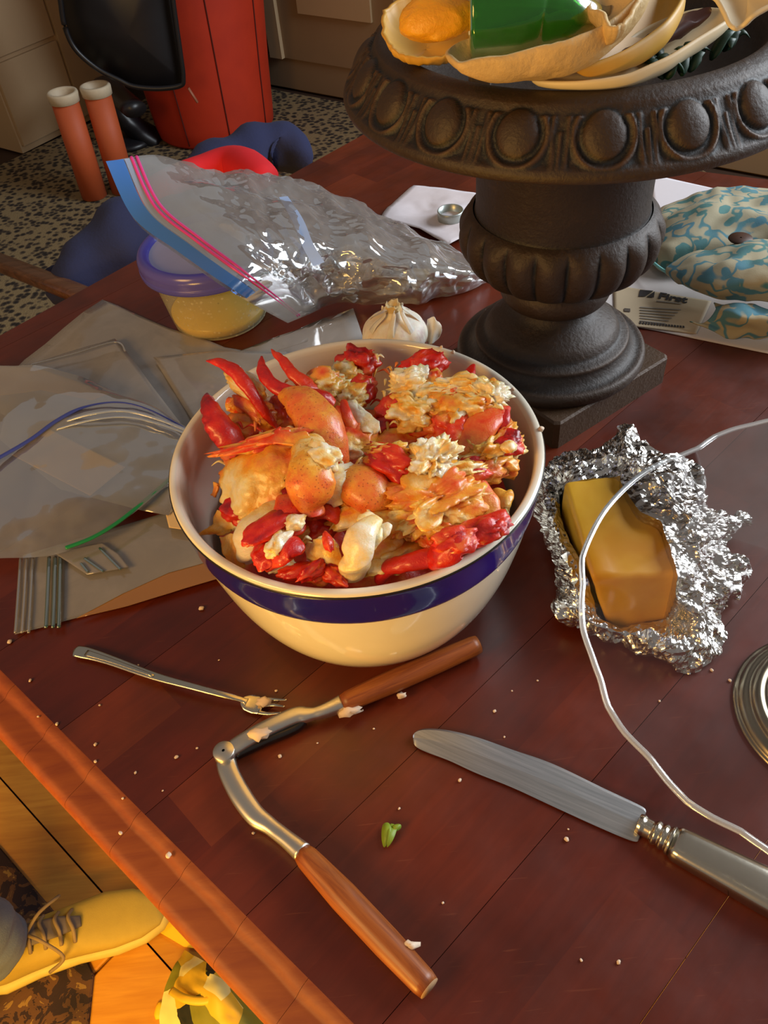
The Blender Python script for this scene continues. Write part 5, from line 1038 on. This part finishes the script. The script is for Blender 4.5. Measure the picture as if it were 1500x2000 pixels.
chunk(760, 875, .138, .024, .012, .008, -10, .18, 64, label='smooth pale meat in the centre hollow', amp=.12, fl=.1)
flake([[(672, 788, .158), (690, 785, .160), (700, 790, .160)], [(680, 815, .156), (705, 812, .160), (740, 828, .158)], [(690, 842, .150), (712, 845, .156), (728, 848, .154)]], .05, 'glossy white slab in the back centre', 65, fray=.003, th=.003)
claw([(672, 782, .164), (676, 805, .164), (688, 832, .158), (700, 850, .152)], [.002, .0035, .0040, .002], label='pink red sliver along the left of the white slab', tip=.74, base=.4, seed=66, flat=.6)
chunk(688, 858, .150, .014, .014, .010, -20, .16, 67, label='cream knuckle with an orange top left of the hollow', grad=.4, gdir=(0, .6, 1))
chunk(660, 830, .150, .010, .016, .009, 0, .55, 68, label='orange strip between the speckled claw and the cream knuckle')
# back
chunk(700, 712, .150, .014, .013, .011, -40, .78, 69, label='dark red piece at the back wall, left one', amp=.3, fl=.3)
chunk(675, 735, .150, .012, .014, .009, 10, .22, 70, label='cream pink shreds left of the back dark red piece', fl=.6)
chunk(706, 762, .152, .010, .014, .009, -20, .72, 71, label='red and pink tail bit below the back dark red piece', amp=.3)
chunk(688, 770, .154, .010, .014, .008, 0, .28, 72, label='golden pink shreds in front of the red tail bit', fl=.6)
chunk(655, 760, .154, .013, .012, .009, 30, .16, 73, label='pale crumbly meat behind the red tail bit', fl=.7)
chunk(672, 800, .148, .012, .013, .009, 30, .20, 74, label='cream shreds left of the glossy white slab', fl=.7)
chunk(832, 712, .156, .015, .012, .010, 20, .74, 75, label='bright red square knuckle at the back wall', amp=.25, fl=.35, tamp=.2)
chunk(848, 740, .156, .006, .010, .006, 0, .45, 76, label='pink strip below the bright red square knuckle')
chunk(806, 752, .156, .016, .014, .010, 20, .06, 77, label='white flaky piece in front of the red square knuckle', amp=.3, fl=.7, sub=5)
chunk(838, 765, .160, .012, .007, .005, 15, .05, 78, label='white petal shaped shred below the red square knuckle', amp=.3)
chunk(812, 805, .154, .017, .016, .010, -15, .22, 79, label='golden cream shredded clump in the back right', amp=.25, fl=.7, sub=5)
chunk(845, 800, .154, .013, .013, .008, 30, .18, 80, label='cream flaky clump right of the golden one', amp=.3, fl=.7)
chunk(838, 840, .146, .014, .008, .008, 15, .66, 81, label='orange red bit below the cream flaky clump')
chunk(865, 870, .144, .016, .010, .008, 0, .56, 82, label='orange meat left of the large orange wedge')
claw([(925, 712, .158), (912, 735, .158), (896, 752, .154)], [.0010, .0055, .0065], label='small pointed red tip at the back right wall', tip=.8, base=.7, seed=83, flat=.5)
chunk(885, 775, .158, .014, .013, .009, 20, .40, 84, label='pink orange shreds under the small pointed red tip', fl=.6)
chunk(905, 762, .162, .022, .009, .008, -10, .10, 85, label='white yellow crest of shreds at the back right', amp=.3, fl=.8, sub=5)
chunk(945, 775, .162, .015, .014, .009, -40, .12, 86, label='white crest end reaching the right wall', amp=.3, fl=.8, sub=5)
chunk(915, 800, .158, .018, .014, .010, -10, .34, 87, label='golden meat under the white crest', fl=.5)
claw([(992, 795, .158), (970, 812, .160), (935, 838, .158), (912, 880, .150), (908, 912, .142)], [.002, .0080, .0120, .0115, .003], label='large orange wedge of claw hanging at the right', tip=.74, base=.40, seed=88, flat=.5)
claw([(990, 800, .162), (982, 820, .160), (968, 838, .156)], [.001, .0048, .003], label='red edge of skin on the large orange wedge', tip=.8, base=.78, seed=89, flat=.5)
chunk(880, 835, .154, .014, .014, .009, 20, .48, 90, label='orange flake left of the large orange wedge', fl=.5)
chunk(892, 812, .160, .010, .006, .005, 60, .22, 91, label='peach thread clump above the large orange wedge', fl=.6, amp=.4, sub=3)
chunk(960, 880, .150, .022, .016, .010, 40, .30, 92, label='golden fringe of shreds along the right wall', amp=.3, fl=.8, sub=5)
chunk(990, 868, .152, .012, .010, .008, -30, .62, 93, label='red brown knuckle end with a white core at the right wall', amp=.3, grad=.3)
chunk(994, 872, .160, .005, .005, .003, 0, .1, 94, label='white core of the red brown knuckle end', sub=3)
chunk(940, 915, .148, .016, .012, .008, 10, .32, 95, label='golden shreds below the large orange wedge', fl=.7)
chunk(925, 905, .150, .009, .006, .005, 0, .82, 96, label='dark red bit right of the orange wedge point', sub=3)
chunk(985, 910, .146, .010, .008, .006, -30, .40, 97, label='ragged tan shreds low at the right wall', fl=.7, sub=3)
# left front
flake([[(430, 1050, .132), (455, 1040, .138), (478, 1040, .140)], [(438, 1080, .130), (455, 1075, .136), (472, 1080, .138)], [(452, 1105, .126), (465, 1105, .130), (476, 1110, .132)]], .24, 'yellow green ribbon of meat at the lower left wall', 98, fray=.003)
chunk(485, 1010, .136, .010, .008, .006, 20, .74, 99, label='red spot of skin under the golden sheet', sub=3)
chunk(510, 985, .138, .024, .012, .008, 10, .86, 100, label='dark red meat in the gap under the golden sheet')
chunk(590, 1045, .134, .014, .010, .008, 20, .36, 101, label='peach lump in the dark gap near the front')
chunk(620, 1035, .136, .012, .012, .008, 60, .66, 102, label='dark orange meat under the hooked piece')
chunk(575, 1020, .160, .006, .005, .003, 0, .03, 103, label='white dab between the curled strip and the hooked piece', sub=3, amp=.4)
chunk(700, 1010, .144, .018, .010, .007, 20, .30, 104, label='golden pulp below the middle claw')
chunk(735, 1060, .140, .018, .014, .008, 20, .20, 105, label='cream pulp right of the fibrous stalk')
# loose threads
rt = random.Random(11)
for k in range(170):
    ang_, r_ = rt.uniform(0, 2*math.pi), .088*math.sqrt(rt.random()); z = rt.uniform(.142, .158); c = np.array([r_*math.cos(ang_), r_*math.sin(ang_), z]); d = rt.uniform(0, math.pi); L_ = rt.uniform(.005, .015)
    P = crom([c-np.array([math.cos(d), math.sin(d), .3])*L_/2, c+np.array([0, 0, .0015]), c+np.array([math.cos(d+.5), math.sin(d+.5), -.3])*L_/2], 5)
    V, F = sweep(P, np.interp(np.linspace(0, 1, len(P)), [0, .4, 1], [.0004, .0013, .0003]), 6, .5); o = mo('lobster_thread', V, F, LOB, attr=np.full(len(V), rt.choice([.05, .1, .2, .3, .45, .7])))
    tag(o, 'thin curled shred of lobster meat lying on the heap', 'lobster meat', 'thin shreds on top of the lobster heap')
for k, (x, y, z, s, lab) in enumerate(((1057, 838, .146, 2.6, 'white crumb on the right outer rim of the bowl'), (1002, 760, .146, 1.8, 'white crumb on the back right rim'), (885, 688, .146, 2.2, 'white crumb on the back rim near the garlic'), (862, 678, .146, 1.6, 'tiny crumb on the back rim left of the bigger crumb'), (988, 1172, .0, 0, ''))):
    if not s: continue
    V = V0*.0007*s*(1+.4*fbm(V0, 2, 2, k))[:, None]; tag(mo('rim_crumb', V+at(x, y, z), F0, CR_), lab, 'crumb')
